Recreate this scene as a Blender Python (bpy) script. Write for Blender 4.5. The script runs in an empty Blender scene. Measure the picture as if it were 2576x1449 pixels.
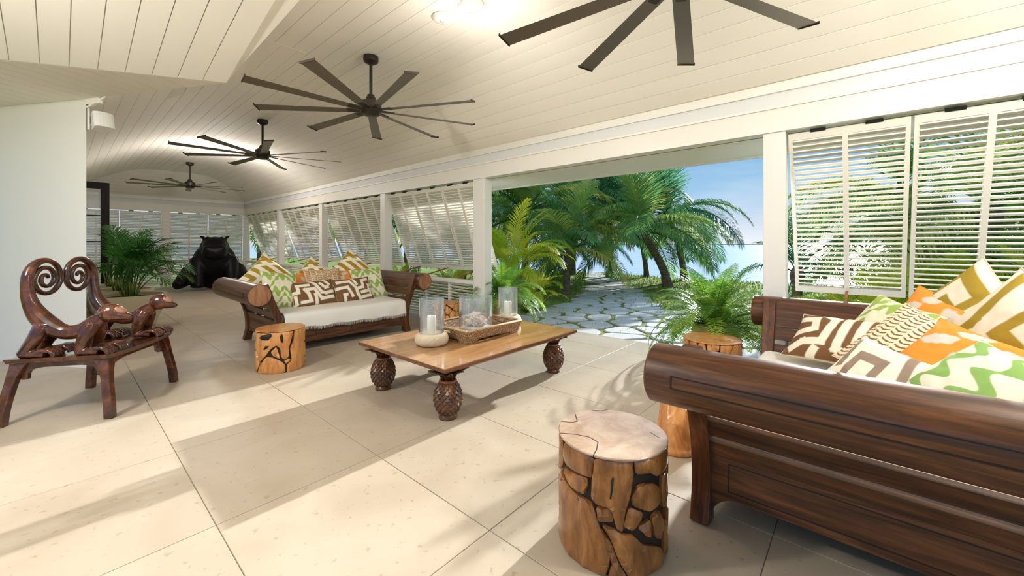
import bpy, bmesh, math, random
from mathutils import Vector, Matrix, Euler
from mathutils import noise as mnoise

sc = bpy.context.scene
COL = sc.collection
R = math.radians
pi = math.pi

# ------------------------------------------------------------------ camera
CAM_H = 1.25
cam_d = bpy.data.cameras.new('camera')
cam_d.sensor_width = 36.0
cam_d.lens = 1000.0 / 2576.0 * 36.0
cam_d.shift_y = -110.5 / 2576.0
cam_d.clip_start = 0.02
cam_d.clip_end = 3000
cam = bpy.data.objects.new('camera', cam_d)
cam.location = (0, 0, CAM_H)
cam.rotation_euler = (R(90), 0, R(-48.7))
COL.objects.link(cam)
sc.camera = cam

# ------------------------------------------------------------------ view
sc.view_settings.view_transform = 'Standard'
sc.view_settings.look = 'None'
sc.view_settings.gamma = 1.0
sc.view_settings.use_curve_mapping = False
sc.view_settings.exposure = 1.05

# ------------------------------------------------------------------ sky
world = bpy.data.worlds.new('sky')
sc.world = world
world.use_nodes = True
nt = world.node_tree
nt.nodes.clear()
w_out = nt.nodes.new('ShaderNodeOutputWorld')
w_bg = nt.nodes.new('ShaderNodeBackground')
w_tc = nt.nodes.new('ShaderNodeTexCoord')
w_sep = nt.nodes.new('ShaderNodeSeparateXYZ')
w_ramp = nt.nodes.new('ShaderNodeValToRGB')
w_map = nt.nodes.new('ShaderNodeMapping')
w_map.inputs['Scale'].default_value = (2.0, 2.0, 9.0)
w_noise = nt.nodes.new('ShaderNodeTexNoise')
w_noise.inputs['Scale'].default_value = 2.2
w_noise.inputs['Detail'].default_value = 7
w_cr = nt.nodes.new('ShaderNodeValToRGB')
w_cr.color_ramp.elements[0].position = 0.47
w_cr.color_ramp.elements[0].color = (0, 0, 0, 1)
w_cr.color_ramp.elements[1].position = 0.8
w_cr.color_ramp.elements[1].color = (0.35, 0.35, 0.35, 1)
w_mix = nt.nodes.new('ShaderNodeMix')
w_mix.data_type = 'RGBA'
el = w_ramp.color_ramp.elements
el[0].position = 0.0
el[0].color = (0.50, 0.52, 0.56, 1)
el[1].position = 1.0
el[1].color = (0.14, 0.27, 0.46, 1)
for p, c in ((0.05, (0.36, 0.42, 0.50)), (0.11, (0.21, 0.34, 0.47)), (0.21, (0.125, 0.27, 0.43)), (0.5, (0.13, 0.27, 0.45))):
    e = el.new(p)
    e.color = (*c, 1)
nt.links.new(w_tc.outputs['Generated'], w_sep.inputs[0])
nt.links.new(w_sep.outputs['Z'], w_ramp.inputs['Fac'])
nt.links.new(w_tc.outputs['Generated'], w_map.inputs['Vector'])
nt.links.new(w_map.outputs[0], w_noise.inputs['Vector'])
nt.links.new(w_noise.outputs['Fac'], w_cr.inputs['Fac'])
nt.links.new(w_cr.outputs['Color'], w_mix.inputs['Factor'])
nt.links.new(w_ramp.outputs['Color'], w_mix.inputs['A'])
w_mix.inputs['B'].default_value = (0.50, 0.52, 0.56, 1)
nt.links.new(w_mix.outputs['Result'], w_bg.inputs['Color'])
w_bg.inputs['Strength'].default_value = 0.88
nt.links.new(w_bg.outputs[0], w_out.inputs[0])

# ------------------------------------------------------------------ sun
sun_d = bpy.data.lights.new('sun', 'SUN')
sun_d.energy = 4.3
sun_d.angle = R(0.9)
sun_d.color = (0.92, 0.97, 1.0)
sun = bpy.data.objects.new('sun', sun_d)
sun.rotation_euler = Vector((-1.0, -0.015, -0.325)).to_track_quat('-Z', 'Y').to_euler()
sun.location = (30, 2, 12)
COL.objects.link(sun)


# ================================================================== helpers
def lin(c):
    return tuple((v / 255 / 12.92) if v / 255 <= 0.04045 else ((v / 255 + 0.055) / 1.055) ** 2.4 for v in c)


MATS = {}


def new_mat(name):
    m = bpy.data.materials.new(name)
    m.use_nodes = True
    MATS[name] = m
    return m, m.node_tree, m.node_tree.nodes['Principled BSDF']


def plain(name, rgb, rough=0.5, metal=0.0, spec=0.5, bump=0.0, bscale=60.0, var=0.0):
    m, t, b = new_mat(name)
    b.inputs['Base Color'].default_value = (*lin(rgb), 1)
    b.inputs['Roughness'].default_value = rough
    b.inputs['Metallic'].default_value = metal
    b.inputs['Specular IOR Level'].default_value = spec
    if bump or var:
        tc = t.nodes.new('ShaderNodeTexCoord')
        n = t.nodes.new('ShaderNodeTexNoise')
        n.inputs['Scale'].default_value = bscale
        n.inputs['Detail'].default_value = 5
        t.links.new(tc.outputs['Object'], n.inputs['Vector'])
        if bump:
            bp = t.nodes.new('ShaderNodeBump')
            bp.inputs['Strength'].default_value = bump
            bp.inputs['Distance'].default_value = 0.01
            t.links.new(n.outputs['Fac'], bp.inputs['Height'])
            t.links.new(bp.outputs[0], b.inputs['Normal'])
        if var:
            mx = t.nodes.new('ShaderNodeMix')
            mx.data_type = 'RGBA'
            c = lin(rgb)
            mx.inputs['A'].default_value = (*[v * (1 - var) for v in c], 1)
            mx.inputs['B'].default_value = (*[min(1, v * (1 + var)) for v in c], 1)
            t.links.new(n.outputs['Fac'], mx.inputs['Factor'])
            t.links.new(mx.outputs['Result'], b.inputs['Base Color'])
    return m


def wood(name, dark, mid, light, stretch=(1, 14, 14), scale=3.0, rough=0.35, bump=0.08, coat=0.0):
    m, t, b = new_mat(name)
    tc = t.nodes.new('ShaderNodeTexCoord')
    mp = t.nodes.new('ShaderNodeMapping')
    mp.inputs['Scale'].default_value = stretch
    oi = t.nodes.new('ShaderNodeObjectInfo')
    ad = t.nodes.new('ShaderNodeVectorMath')
    ad.operation = 'ADD'
    sc_ = t.nodes.new('ShaderNodeVectorMath')
    sc_.operation = 'SCALE'
    sc_.inputs['Scale'].default_value = 9.0
    cmb = t.nodes.new('ShaderNodeCombineXYZ')
    for i in range(3):
        t.links.new(oi.outputs['Random'], cmb.inputs[i])
    t.links.new(cmb.outputs[0], sc_.inputs[0])
    n = t.nodes.new('ShaderNodeTexNoise')
    n.inputs['Scale'].default_value = scale
    n.inputs['Detail'].default_value = 8
    n.inputs['Roughness'].default_value = 0.62
    n.inputs['Distortion'].default_value = 0.6
    rp = t.nodes.new('ShaderNodeValToRGB')
    e = rp.color_ramp.elements
    e[0].position = 0.28
    e[0].color = (*lin(dark), 1)
    e[1].position = 0.74
    e[1].color = (*lin(light), 1)
    k = e.new(0.5)
    k.color = (*lin(mid), 1)
    t.links.new(tc.outputs['Object'], mp.inputs['Vector'])
    t.links.new(mp.outputs[0], ad.inputs[0])
    t.links.new(sc_.outputs[0], ad.inputs[1])
    t.links.new(ad.outputs[0], n.inputs['Vector'])
    t.links.new(n.outputs['Fac'], rp.inputs['Fac'])
    t.links.new(rp.outputs['Color'], b.inputs['Base Color'])
    b.inputs['Roughness'].default_value = rough
    b.inputs['Coat Weight'].default_value = coat
    b.inputs['Coat Roughness'].default_value = 0.12
    bp = t.nodes.new('ShaderNodeBump')
    bp.inputs['Strength'].default_value = bump
    bp.inputs['Distance'].default_value = 0.004
    t.links.new(n.outputs['Fac'], bp.inputs['Height'])
    t.links.new(bp.outputs[0], b.inputs['Normal'])
    return m


def leafmat(name, cols, trans=0.35, rough=0.45):
    """leaf colour picked per object, part of the light passes through"""
    m, t, b = new_mat(name)
    oi = t.nodes.new('ShaderNodeObjectInfo')
    tc = t.nodes.new('ShaderNodeTexCoord')
    n = t.nodes.new('ShaderNodeTexNoise')
    n.inputs['Scale'].default_value = 2.5
    mt = t.nodes.new('ShaderNodeMath')
    mt.operation = 'MULTIPLY_ADD'
    mt.inputs[1].default_value = 0.55
    ms = t.nodes.new('ShaderNodeMath')
    ms.operation = 'MULTIPLY_ADD'
    ms.inputs[1].default_value = 0.7
    ms.inputs[2].default_value = -0.12
    rp = t.nodes.new('ShaderNodeValToRGB')
    e = rp.color_ramp.elements
    e[0].position = 0.0
    e[0].color = (*lin(cols[0]), 1)
    e[1].position = 1.0
    e[1].color = (*lin(cols[-1]), 1)
    for i, c in enumerate(cols[1:-1]):
        k = e.new((i + 1) / (len(cols) - 1))
        k.color = (*lin(c), 1)
    t.links.new(tc.outputs['Object'], n.inputs['Vector'])
    t.links.new(n.outputs['Fac'], ms.inputs[0])
    t.links.new(oi.outputs['Random'], mt.inputs[0])
    t.links.new(ms.outputs[0], mt.inputs[2])
    t.links.new(mt.outputs[0], rp.inputs['Fac'])
    t.links.new(rp.outputs['Color'], b.inputs['Base Color'])
    b.inputs['Roughness'].default_value = rough
    tr = t.nodes.new('ShaderNodeBsdfTranslucent')
    t.links.new(rp.outputs['Color'], tr.inputs['Color'])
    mx = t.nodes.new('ShaderNodeMixShader')
    mx.inputs[0].default_value = trans
    out = t.nodes['Material Output']
    t.links.new(b.outputs[0], mx.inputs[1])
    t.links.new(tr.outputs[0], mx.inputs[2])
    t.links.new(mx.outputs[0], out.inputs['Surface'])
    return m


class MB:
    def __init__(s):
        s.v = []
        s.f = []

    def add(s, vs, fs, M=None):
        o = len(s.v)
        s.v += [tuple(M @ Vector(p)) if M is not None else tuple(p) for p in vs]
        s.f += [tuple(i + o for i in f) for f in fs]
        return s

    def box(s, c, d, M=None):
        x, y, z = d[0] / 2, d[1] / 2, d[2] / 2
        vs = [(c[0] + a * x, c[1] + b * y, c[2] + e * z) for a in (-1, 1) for b in (-1, 1) for e in (-1, 1)]
        return s.add(vs, [(0, 1, 3, 2), (4, 6, 7, 5), (0, 4, 5, 1), (2, 3, 7, 6), (0, 2, 6, 4), (1, 5, 7, 3)], M)

    def box2(s, a, b, M=None):
        return s.box([(a[i] + b[i]) / 2 for i in range(3)], [abs(b[i] - a[i]) for i in range(3)], M)

    def prism(s, poly, M=None, h=(0, 1)):
        """poly in local xy, extruded in z"""
        n = len(poly)
        vs = [(p[0], p[1], h[0]) for p in poly] + [(p[0], p[1], h[1]) for p in poly]
        fs = [tuple(range(n))[::-1], tuple(range(n, 2 * n))]
        fs += [(i, (i + 1) % n, n + (i + 1) % n, n + i) for i in range(n)]
        return s.add(vs, fs, M)

    def lathe(s, prof, n=24, c=(0, 0, 0), M=None, closed=False):
        vs = []
        for r, z in prof:
            for i in range(n):
                a = 2 * pi * i / n
                vs.append((c[0] + r * math.cos(a), c[1] + r * math.sin(a), c[2] + z))
        fs = []
        m = len(prof)
        for j in range(m - 1 if not closed else m):
            k = (j + 1) % m
            for i in range(n):
                fs.append((j * n + i, j * n + (i + 1) % n, k * n + (i + 1) % n, k * n + i))
        if not closed:
            fs.append(tuple(range(n))[::-1])
            fs.append(tuple((m - 1) * n + i for i in range(n)))
        return s.add(vs, fs, M)

    def tube(s, pts, rad, n=8, M=None, flat=1.0):
        pts = [Vector(p) for p in pts]
        if not isinstance(rad, (list, tuple)):
            rad = [rad] * len(pts)
        vs = []
        up = None
        for i, p in enumerate(pts):
            d = (pts[min(i + 1, len(pts) - 1)] - pts[max(i - 1, 0)])
            d = d.normalized() if d.length > 1e-9 else Vector((0, 0, 1))
            if up is None:
                up = Vector((0, 0, 1)) if abs(d.z) < 0.9 else Vector((1, 0, 0))
            x = d.cross(up)
            if x.length < 1e-6:
                x = d.orthogonal()
            x.normalize()
            y = x.cross(d).normalized()
            up = y
            for k in range(n):
                a = 2 * pi * k / n
                vs.append(tuple(p + rad[i] * (x * math.cos(a) + y * math.sin(a) * flat)))
        fs = []
        m = len(pts)
        for j in range(m - 1):
            for k in range(n):
                fs.append((j * n + k, j * n + (k + 1) % n, (j + 1) * n + (k + 1) % n, (j + 1) * n + k))
        fs.append(tuple(range(n))[::-1])
        fs.append(tuple((m - 1) * n + k for k in range(n)))
        return s.add(vs, fs, M)

    def ball(s, c, r, n=16, m=10, M=None, rot=None):
        if not isinstance(r, (tuple, list)):
            r = (r, r, r)
        vs = [(0, 0, 1)]
        for j in range(1, m):
            t = pi * j / m
            for i in range(n):
                a = 2 * pi * i / n
                vs.append((math.sin(t) * math.cos(a), math.sin(t) * math.sin(a), math.cos(t)))
        vs.append((0, 0, -1))
        q = Euler(rot).to_matrix() if rot else None
        out = []
        for p in vs:
            w = Vector((p[0] * r[0], p[1] * r[1], p[2] * r[2]))
            if q:
                w = q @ w
            out.append((w.x + c[0], w.y + c[1], w.z + c[2]))
        fs = [(0, 1 + i, 1 + (i + 1) % n) for i in range(n)]
        for j in range(m - 2):
            for i in range(n):
                fs.append((1 + j * n + i, 1 + (j + 1) * n + i, 1 + (j + 1) * n + (i + 1) % n, 1 + j * n + (i + 1) % n))
        l = len(vs) - 1
        fs += [(l, 1 + (m - 2) * n + (i + 1) % n, 1 + (m - 2) * n + i) for i in range(n)]
        return s.add(out, fs, M)

    def mesh(s, name='mesh', smooth=False, fix=True):
        me = bpy.data.meshes.new(name)
        me.from_pydata(s.v, [], s.f)
        if fix:
            b = bmesh.new()
            b.from_mesh(me)
            bmesh.ops.recalc_face_normals(b, faces=b.faces)
            b.to_mesh(me)
            b.free()
        if smooth:
            me.polygons.foreach_set('use_smooth', [True] * len(me.polygons))
        return me

    def build(s, name, mat, parent=None, smooth=False, loc=None, rot=None, bevel=0.0, auto=None):
        me = s.mesh(name, smooth)
        return place(name, me, mat, parent, loc, rot, bevel, auto)


def place(name, me, mat, parent=None, loc=None, rot=None, bevel=0.0, auto=None):
    o = bpy.data.objects.new(name, me)
    if mat is not None and len(me.materials) == 0:
        me.materials.append(mat if not isinstance(mat, str) else MATS[mat])
    COL.objects.link(o)
    if parent is not None:
        o.parent = parent
    if loc is not None:
        o.location = loc
    if rot is not None:
        o.rotation_euler = rot
    if bevel:
        md = o.modifiers.new('bevel', 'BEVEL')
        md.width = bevel
        md.segments = 2
        md.limit_method = 'ANGLE'
        md.angle_limit = R(40)
    if auto is not None:
        md = o.modifiers.new('edge', 'EDGE_SPLIT')
        md.split_angle = R(auto)
    return o


def thing(name, label, cat, loc=(0, 0, 0), rz=0.0, group=None):
    o = bpy.data.objects.new(name, None)
    o.empty_display_size = 0.1
    COL.objects.link(o)
    o.location = loc
    o.rotation_euler = (0, 0, rz)
    return tag(o, label, cat, group)


def tag(o, label, cat, group=None):
    o['label'] = label
    o['category'] = cat
    if group:
        o['group'] = group
    return o


def struct(o, label=None):
    o['kind'] = 'structure'
    if label:
        o['label'] = label
    return o


def fuse(mb, voxel, smooth=6, name='fused'):
    """melt overlapping closed shapes into one continuous carved skin"""
    me = mb.mesh(name)
    o = bpy.data.objects.new('fuse_tmp', me)
    COL.objects.link(o)
    md = o.modifiers.new('r', 'REMESH')
    md.mode = 'VOXEL'
    md.voxel_size = voxel
    if smooth:
        ms = o.modifiers.new('s', 'SMOOTH')
        ms.iterations = smooth
        ms.factor = 0.5
    dg = bpy.context.evaluated_depsgraph_get()
    dg.update()
    r = bpy.data.meshes.new_from_object(o.evaluated_get(dg))
    r.name = name
    bpy.data.objects.remove(o)
    r.polygons.foreach_set('use_smooth', [True] * len(r.polygons))
    return r


def spline(pts, n=8):
    """Catmull-Rom through points of any dimension"""
    out = []
    P = [tuple(pts[0])] + [tuple(p) for p in pts] + [tuple(pts[-1])]
    for i in range(1, len(P) - 2):
        for k in range(n):
            t = k / n
            q = []
            for d in range(len(P[0])):
                a, b, c, e = P[i - 1][d], P[i][d], P[i + 1][d], P[i + 2][d]
                q.append(0.5 * (2 * b + (c - a) * t + (2 * a - 5 * b + 4 * c - e) * t * t + (3 * b - a - 3 * c + e) * t ** 3))
            out.append(tuple(q))
    out.append(tuple(pts[-1]))
    return out


# ================================================================== materials
WHITE = plain('white_paint', (240, 235, 227), 0.45, bump=0.02, bscale=40)
TRIM = plain('white_trim', (240, 236, 230), 0.4)
CEILW = plain('ceiling_paint', (244, 238, 228), 0.75, spec=0.2)
BAND = plain('pale_blue_band', (226, 226, 226), 0.5)
SHUT = plain('shutter_paint', (240, 234, 222), 0.4)
BLACK = plain('black_metal', (18, 17, 16), 0.35)
BRONZE = plain('fan_bronze', (58, 50, 42), 0.38, metal=0.5)
BLADE = plain('fan_blade', (112, 102, 90), 0.36, metal=0.45)
DOORB = plain('door_black', (16, 11, 10), 0.55, spec=0.2)
TEAK = wood('teak_dark', (38, 20, 10), (82, 47, 25), (126, 78, 44), (14, 1, 14), 2.6, 0.33, 0.1)
TEAKX = wood('teak_dark_x', (38, 20, 10), (82, 47, 25), (126, 78, 44), (1, 14, 14), 2.6, 0.33, 0.1)
TEAKZ = wood('teak_dark_z', (42, 22, 11), (88, 50, 26), (128, 80, 45), (12, 12, 1), 2.6, 0.33, 0.1)
ENDGR = wood('teak_end_grain', (112, 72, 44), (152, 106, 72), (180, 136, 100), (9, 9, 2), 3.0, 0.4, 0.05)
TOPW = wood('table_top_wood', (146, 102, 62), (174, 128, 84), (194, 150, 104), (1, 7, 7), 1.8, 0.16, 0.015, 0.6)
EDGEW = wood('table_edge_wood', (70, 38, 20), (110, 66, 38), (140, 90, 56), (1, 9, 9), 2.2, 0.3, 0.03)
PINE = wood('carved_pineapple_wood', (44, 24, 12), (96, 60, 36), (140, 98, 62), (4, 4, 4), 4, 0.34, 0.05)
STUMPD = wood('stump_wood_dark', (88, 48, 16), (142, 88, 36), (188, 128, 66), (5, 5, 1.4), 4.0, 0.3, 0.14, 0.5)
STUMPL = wood('stump_wood_light', (170, 102, 48), (208, 142, 78), (230, 176, 112), (5, 5, 1.4), 4.0, 0.32, 0.12, 0.25)
STUMPT = wood('stump_top', (156, 126, 104), (186, 158, 136), (208, 184, 164), (3, 3, 3), 2.5, 0.22, 0.03, 0.5)
RESIN = plain('stump_core', (26, 15, 9), 0.55)
MONK = wood('monkey_wood', (32, 13, 7), (78, 37, 19), (126, 72, 40), (3, 3, 3), 3.0, 0.22, 0.03, 0.6)
MONKL = plain('monkey_face', (172, 122, 98), 0.25)
EYE = plain('eye_black', (20, 12, 8), 0.15)
HIPPO = plain('hippo_black', (4, 4, 7), 0.45, spec=0.25, bump=0.15, bscale=25)
MATT = plain('mattress_cloth', (238, 232, 224), 0.85, bump=0.1, bscale=160)
POT = plain('cream_planter', (226, 214, 180), 0.5)
SOIL = plain('soil', (36, 24, 15), 0.9, bump=0.6, bscale=60)
WAX = plain('candle_wax', (250, 240, 222), 0.4)
WICK = plain('wick', (40, 30, 25), 0.8)
ROPE = plain('knitted_rope', (224, 204, 172), 0.8, bump=0.2, bscale=200)
CORAL = plain('coral', (250, 228, 212), 0.7, bump=0.2, bscale=80)
SAND = plain('white_sand', (246, 240, 232), 0.8, bump=0.2, bscale=200)
PLASTIC = plain('white_plastic', (242, 240, 234), 0.35)
FROST = plain('frosted_globe', (232, 236, 226), 0.25)
PROP = wood('prop_wood', (120, 60, 34), (160, 92, 58), (186, 120, 80), (1, 1, 8), 3, 0.5)
STONE = plain('flagstone', (196, 192, 186), 0.8, bump=0.4, bscale=14, var=0.16)
EARTH = plain('garden_soil_moss', (120, 122, 52), 0.95, bump=0.5, bscale=30, var=0.35)
TRUNK = wood('palm_bark', (64, 54, 48), (108, 94, 82), (140, 126, 110), (3, 3, 16), 1.6, 0.85, 0.5)
STEMG = plain('green_stem', (118, 138, 60), 0.5, var=0.25, bscale=8)
BASKET = wood('basket_weave', (150, 116, 76), (196, 164, 118), (220, 192, 150), (2, 2, 60), 3, 0.7, 0.5)

PALML = leafmat('palm_leaf', [(66, 116, 74), (98, 148, 80), (142, 178, 86), (196, 202, 96), (222, 196, 92)], 0.55)
PALMD = leafmat('palm_leaf_dark', [(54, 102, 84), (70, 126, 86), (100, 150, 86), (150, 174, 88)], 0.5)
ARECA = leafmat('areca_leaf', [(150, 186, 40), (196, 212, 50), (230, 226, 66), (246, 218, 74)], 0.6)
FERN = leafmat('fern_leaf', [(52, 96, 32), (90, 138, 42), (140, 178, 62), (190, 212, 100)], 0.45)
POTPALM = leafmat('potted_palm_leaf', [(22, 66, 20), (38, 98, 28), (64, 132, 38), (96, 160, 56)], 0.3, 0.35)
GRASS = leafmat('grass_blade', [(92, 116, 36), (120, 142, 48), (148, 160, 66)], 0.3)

# lawn ground
m, t, b = new_mat('lawn')
tc = t.nodes.new('ShaderNodeTexCoord')
n1 = t.nodes.new('ShaderNodeTexNoise')
n1.inputs['Scale'].default_value = 0.9
n1.inputs['Detail'].default_value = 9
rp = t.nodes.new('ShaderNodeValToRGB')
rp.color_ramp.elements[0].position = 0.3
rp.color_ramp.elements[0].color = (*lin((98, 124, 44)), 1)
rp.color_ramp.elements[1].position = 0.72
rp.color_ramp.elements[1].color = (*lin((178, 180, 84)), 1)
t.links.new(tc.outputs['Object'], n1.inputs['Vector'])
t.links.new(n1.outputs['Fac'], rp.inputs['Fac'])
t.links.new(rp.outputs['Color'], b.inputs['Base Color'])
b.inputs['Roughness'].default_value = 0.95
n2 = t.nodes.new('ShaderNodeTexNoise')
n2.inputs['Scale'].default_value = 40
bp = t.nodes.new('ShaderNodeBump')
bp.inputs['Strength'].default_value = 0.8
bp.inputs['Distance'].default_value = 0.04
t.links.new(tc.outputs['Object'], n2.inputs['Vector'])
t.links.new(n2.outputs['Fac'], bp.inputs['Height'])
t.links.new(bp.outputs[0], b.inputs['Normal'])
LAWN = m

# sea
m, t, b = new_mat('sea_water')
b.inputs['Base Color'].default_value = (*lin((190, 206, 226)), 1)
b.inputs['Roughness'].default_value = 0.22
tc = t.nodes.new('ShaderNodeTexCoord')
mp = t.nodes.new('ShaderNodeMapping')
mp.inputs['Scale'].default_value = (0.6, 0.25, 1)
n1 = t.nodes.new('ShaderNodeTexNoise')
n1.inputs['Scale'].default_value = 1.2
n1.inputs['Detail'].default_value = 6
bp = t.nodes.new('ShaderNodeBump')
bp.inputs['Strength'].default_value = 0.5
bp.inputs['Distance'].default_value = 0.3
t.links.new(tc.outputs['Object'], mp.inputs['Vector'])
t.links.new(mp.outputs[0], n1.inputs['Vector'])
t.links.new(n1.outputs['Fac'], bp.inputs['Height'])
t.links.new(bp.outputs[0], b.inputs['Normal'])
SEA = m

# limestone tile
m, t, b = new_mat('limestone_tile')
tc = t.nodes.new('ShaderNodeTexCoord')
geo = t.nodes.new('ShaderNodeNewGeometry')
oi = t.nodes.new('ShaderNodeObjectInfo')
n1 = t.nodes.new('ShaderNodeTexNoise')
n1.inputs['Scale'].default_value = 2.0
n1.inputs['Detail'].default_value = 8
n1.inputs['Distortion'].default_value = 0.8
rp = t.nodes.new('ShaderNodeValToRGB')
rp.color_ramp.elements[0].position = 0.3
rp.color_ramp.elements[0].color = (*lin((176, 160, 139)), 1)
rp.color_ramp.elements[1].position = 0.68
rp.color_ramp.elements[1].color = (*lin((190, 175, 155)), 1)
n3 = t.nodes.new('ShaderNodeTexNoise')
n3.inputs['Scale'].default_value = 26
n3.inputs['Detail'].default_value = 3
rp3 = t.nodes.new('ShaderNodeValToRGB')
rp3.color_ramp.elements[0].position = 0.30
rp3.color_ramp.elements[0].color = (0.62, 0.56, 0.48, 1)
rp3.color_ramp.elements[1].position = 0.37
rp3.color_ramp.elements[1].color = (1, 1, 1, 1)
ml = t.nodes.new('ShaderNodeMix')
ml.data_type = 'RGBA'
ml.blend_type = 'MULTIPLY'
ml.inputs['Factor'].default_value = 0.5
hs = t.nodes.new('ShaderNodeHueSaturation')
mr = t.nodes.new('ShaderNodeMath')
mr.operation = 'MULTIPLY_ADD'
mr.inputs[1].default_value = 0.08
mr.inputs[2].default_value = 0.96
t.links.new(geo.outputs['Position'], n1.inputs['Vector'])
t.links.new(geo.outputs['Position'], n3.inputs['Vector'])
t.links.new(n1.outputs['Fac'], rp.inputs['Fac'])
t.links.new(n3.outputs['Fac'], rp3.inputs['Fac'])
t.links.new(rp.outputs['Color'], ml.inputs['A'])
t.links.new(rp3.outputs['Color'], ml.inputs['B'])
t.links.new(oi.outputs['Random'], mr.inputs[0])
t.links.new(mr.outputs[0], hs.inputs['Value'])
t.links.new(ml.outputs['Result'], hs.inputs['Color'])
t.links.new(hs.outputs['Color'], b.inputs['Base Color'])
b.inputs['Roughness'].default_value = 0.42
b.inputs['Specular IOR Level'].default_value = 0.35
TILE = m
GROUT = plain('grout', (150, 136, 112), 0.9)

# thin clear glass
m, t, b = new_mat('clear_glass')
for nd in list(t.nodes):
    t.nodes.remove(nd)
out = t.nodes.new('ShaderNodeOutputMaterial')
tr = t.nodes.new('ShaderNodeBsdfTransparent')
tr.inputs['Color'].default_value = (0.93, 0.95, 0.96, 1)
gl = t.nodes.new('ShaderNodeBsdfGlossy')
gl.inputs['Roughness'].default_value = 0.05
df = t.nodes.new('ShaderNodeBsdfDiffuse')
df.inputs['Color'].default_value = (0.9, 0.93, 0.95, 1)
lw = t.nodes.new('ShaderNodeLayerWeight')
lw.inputs['Blend'].default_value = 0.35
m1 = t.nodes.new('ShaderNodeMixShader')
m1.inputs[0].default_value = 0.10
m2 = t.nodes.new('ShaderNodeMixShader')
t.links.new(tr.outputs[0], m1.inputs[1])
t.links.new(df.outputs[0], m1.inputs[2])
t.links.new(lw.outputs['Facing'], m2.inputs[0])
t.links.new(m1.outputs[0], m2.inputs[1])
t.links.new(gl.outputs[0], m2.inputs[2])
t.links.new(m2.outputs[0], out.inputs['Surface'])
GLASS = m

# woven rattan for the tray
m, t, b = new_mat('rattan_weave')
tc = t.nodes.new('ShaderNodeTexCoord')
mp = t.nodes.new('ShaderNodeMapping')
mp.inputs['Scale'].default_value = (1, 1, 1)
br = t.nodes.new('ShaderNodeTexBrick')
br.inputs['Scale'].default_value = 26
br.inputs['Color1'].default_value = (*lin((206, 172, 130)), 1)
br.inputs['Color2'].default_value = (*lin((160, 120, 80)), 1)
br.inputs['Mortar'].default_value = (*lin((70, 46, 26)), 1)
br.inputs['Mortar Size'].default_value = 0.05
br.inputs['Brick Width'].default_value = 0.6
br.inputs['Row Height'].default_value = 0.28
sp = t.nodes.new('ShaderNodeSeparateXYZ')
adx = t.nodes.new('ShaderNodeMath')
adx.operation = 'ADD'
cb = t.nodes.new('ShaderNodeCombineXYZ')
bp = t.nodes.new('ShaderNodeBump')
bp.inputs['Strength'].default_value = 0.6
bp.inputs['Distance'].default_value = 0.004
t.links.new(tc.outputs['Object'], sp.inputs[0])
t.links.new(sp.outputs['X'], adx.inputs[0])
t.links.new(sp.outputs['Y'], adx.inputs[1])
t.links.new(adx.outputs[0], cb.inputs['X'])
t.links.new(sp.outputs['Z'], cb.inputs['Y'])
t.links.new(cb.outputs[0], br.inputs['Vector'])
t.links.new(br.outputs['Color'], b.inputs['Base Color'])
t.links.new(br.outputs['Fac'], bp.inputs['Height'])
bp.invert = True
t.links.new(bp.outputs[0], b.inputs['Normal'])
b.inputs['Roughness'].default_value = 0.6
WEAVE = m

# printed cushion cloth: colour comes from the print stored on the cover
m, t, b = new_mat('printed_cloth')
at = t.nodes.new('ShaderNodeVertexColor')
at.layer_name = 'print'
t.links.new(at.outputs['Color'], b.inputs['Base Color'])
b.inputs['Roughness'].default_value = 0.85
tc = t.nodes.new('ShaderNodeTexCoord')
n1 = t.nodes.new('ShaderNodeTexNoise')
n1.inputs['Scale'].default_value = 220
bp = t.nodes.new('ShaderNodeBump')
bp.inputs['Strength'].default_value = 0.15
bp.inputs['Distance'].default_value = 0.004
t.links.new(tc.outputs['Object'], n1.inputs['Vector'])
t.links.new(n1.outputs['Fac'], bp.inputs['Height'])
t.links.new(bp.outputs[0], b.inputs['Normal'])
CLOTH = m

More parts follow.
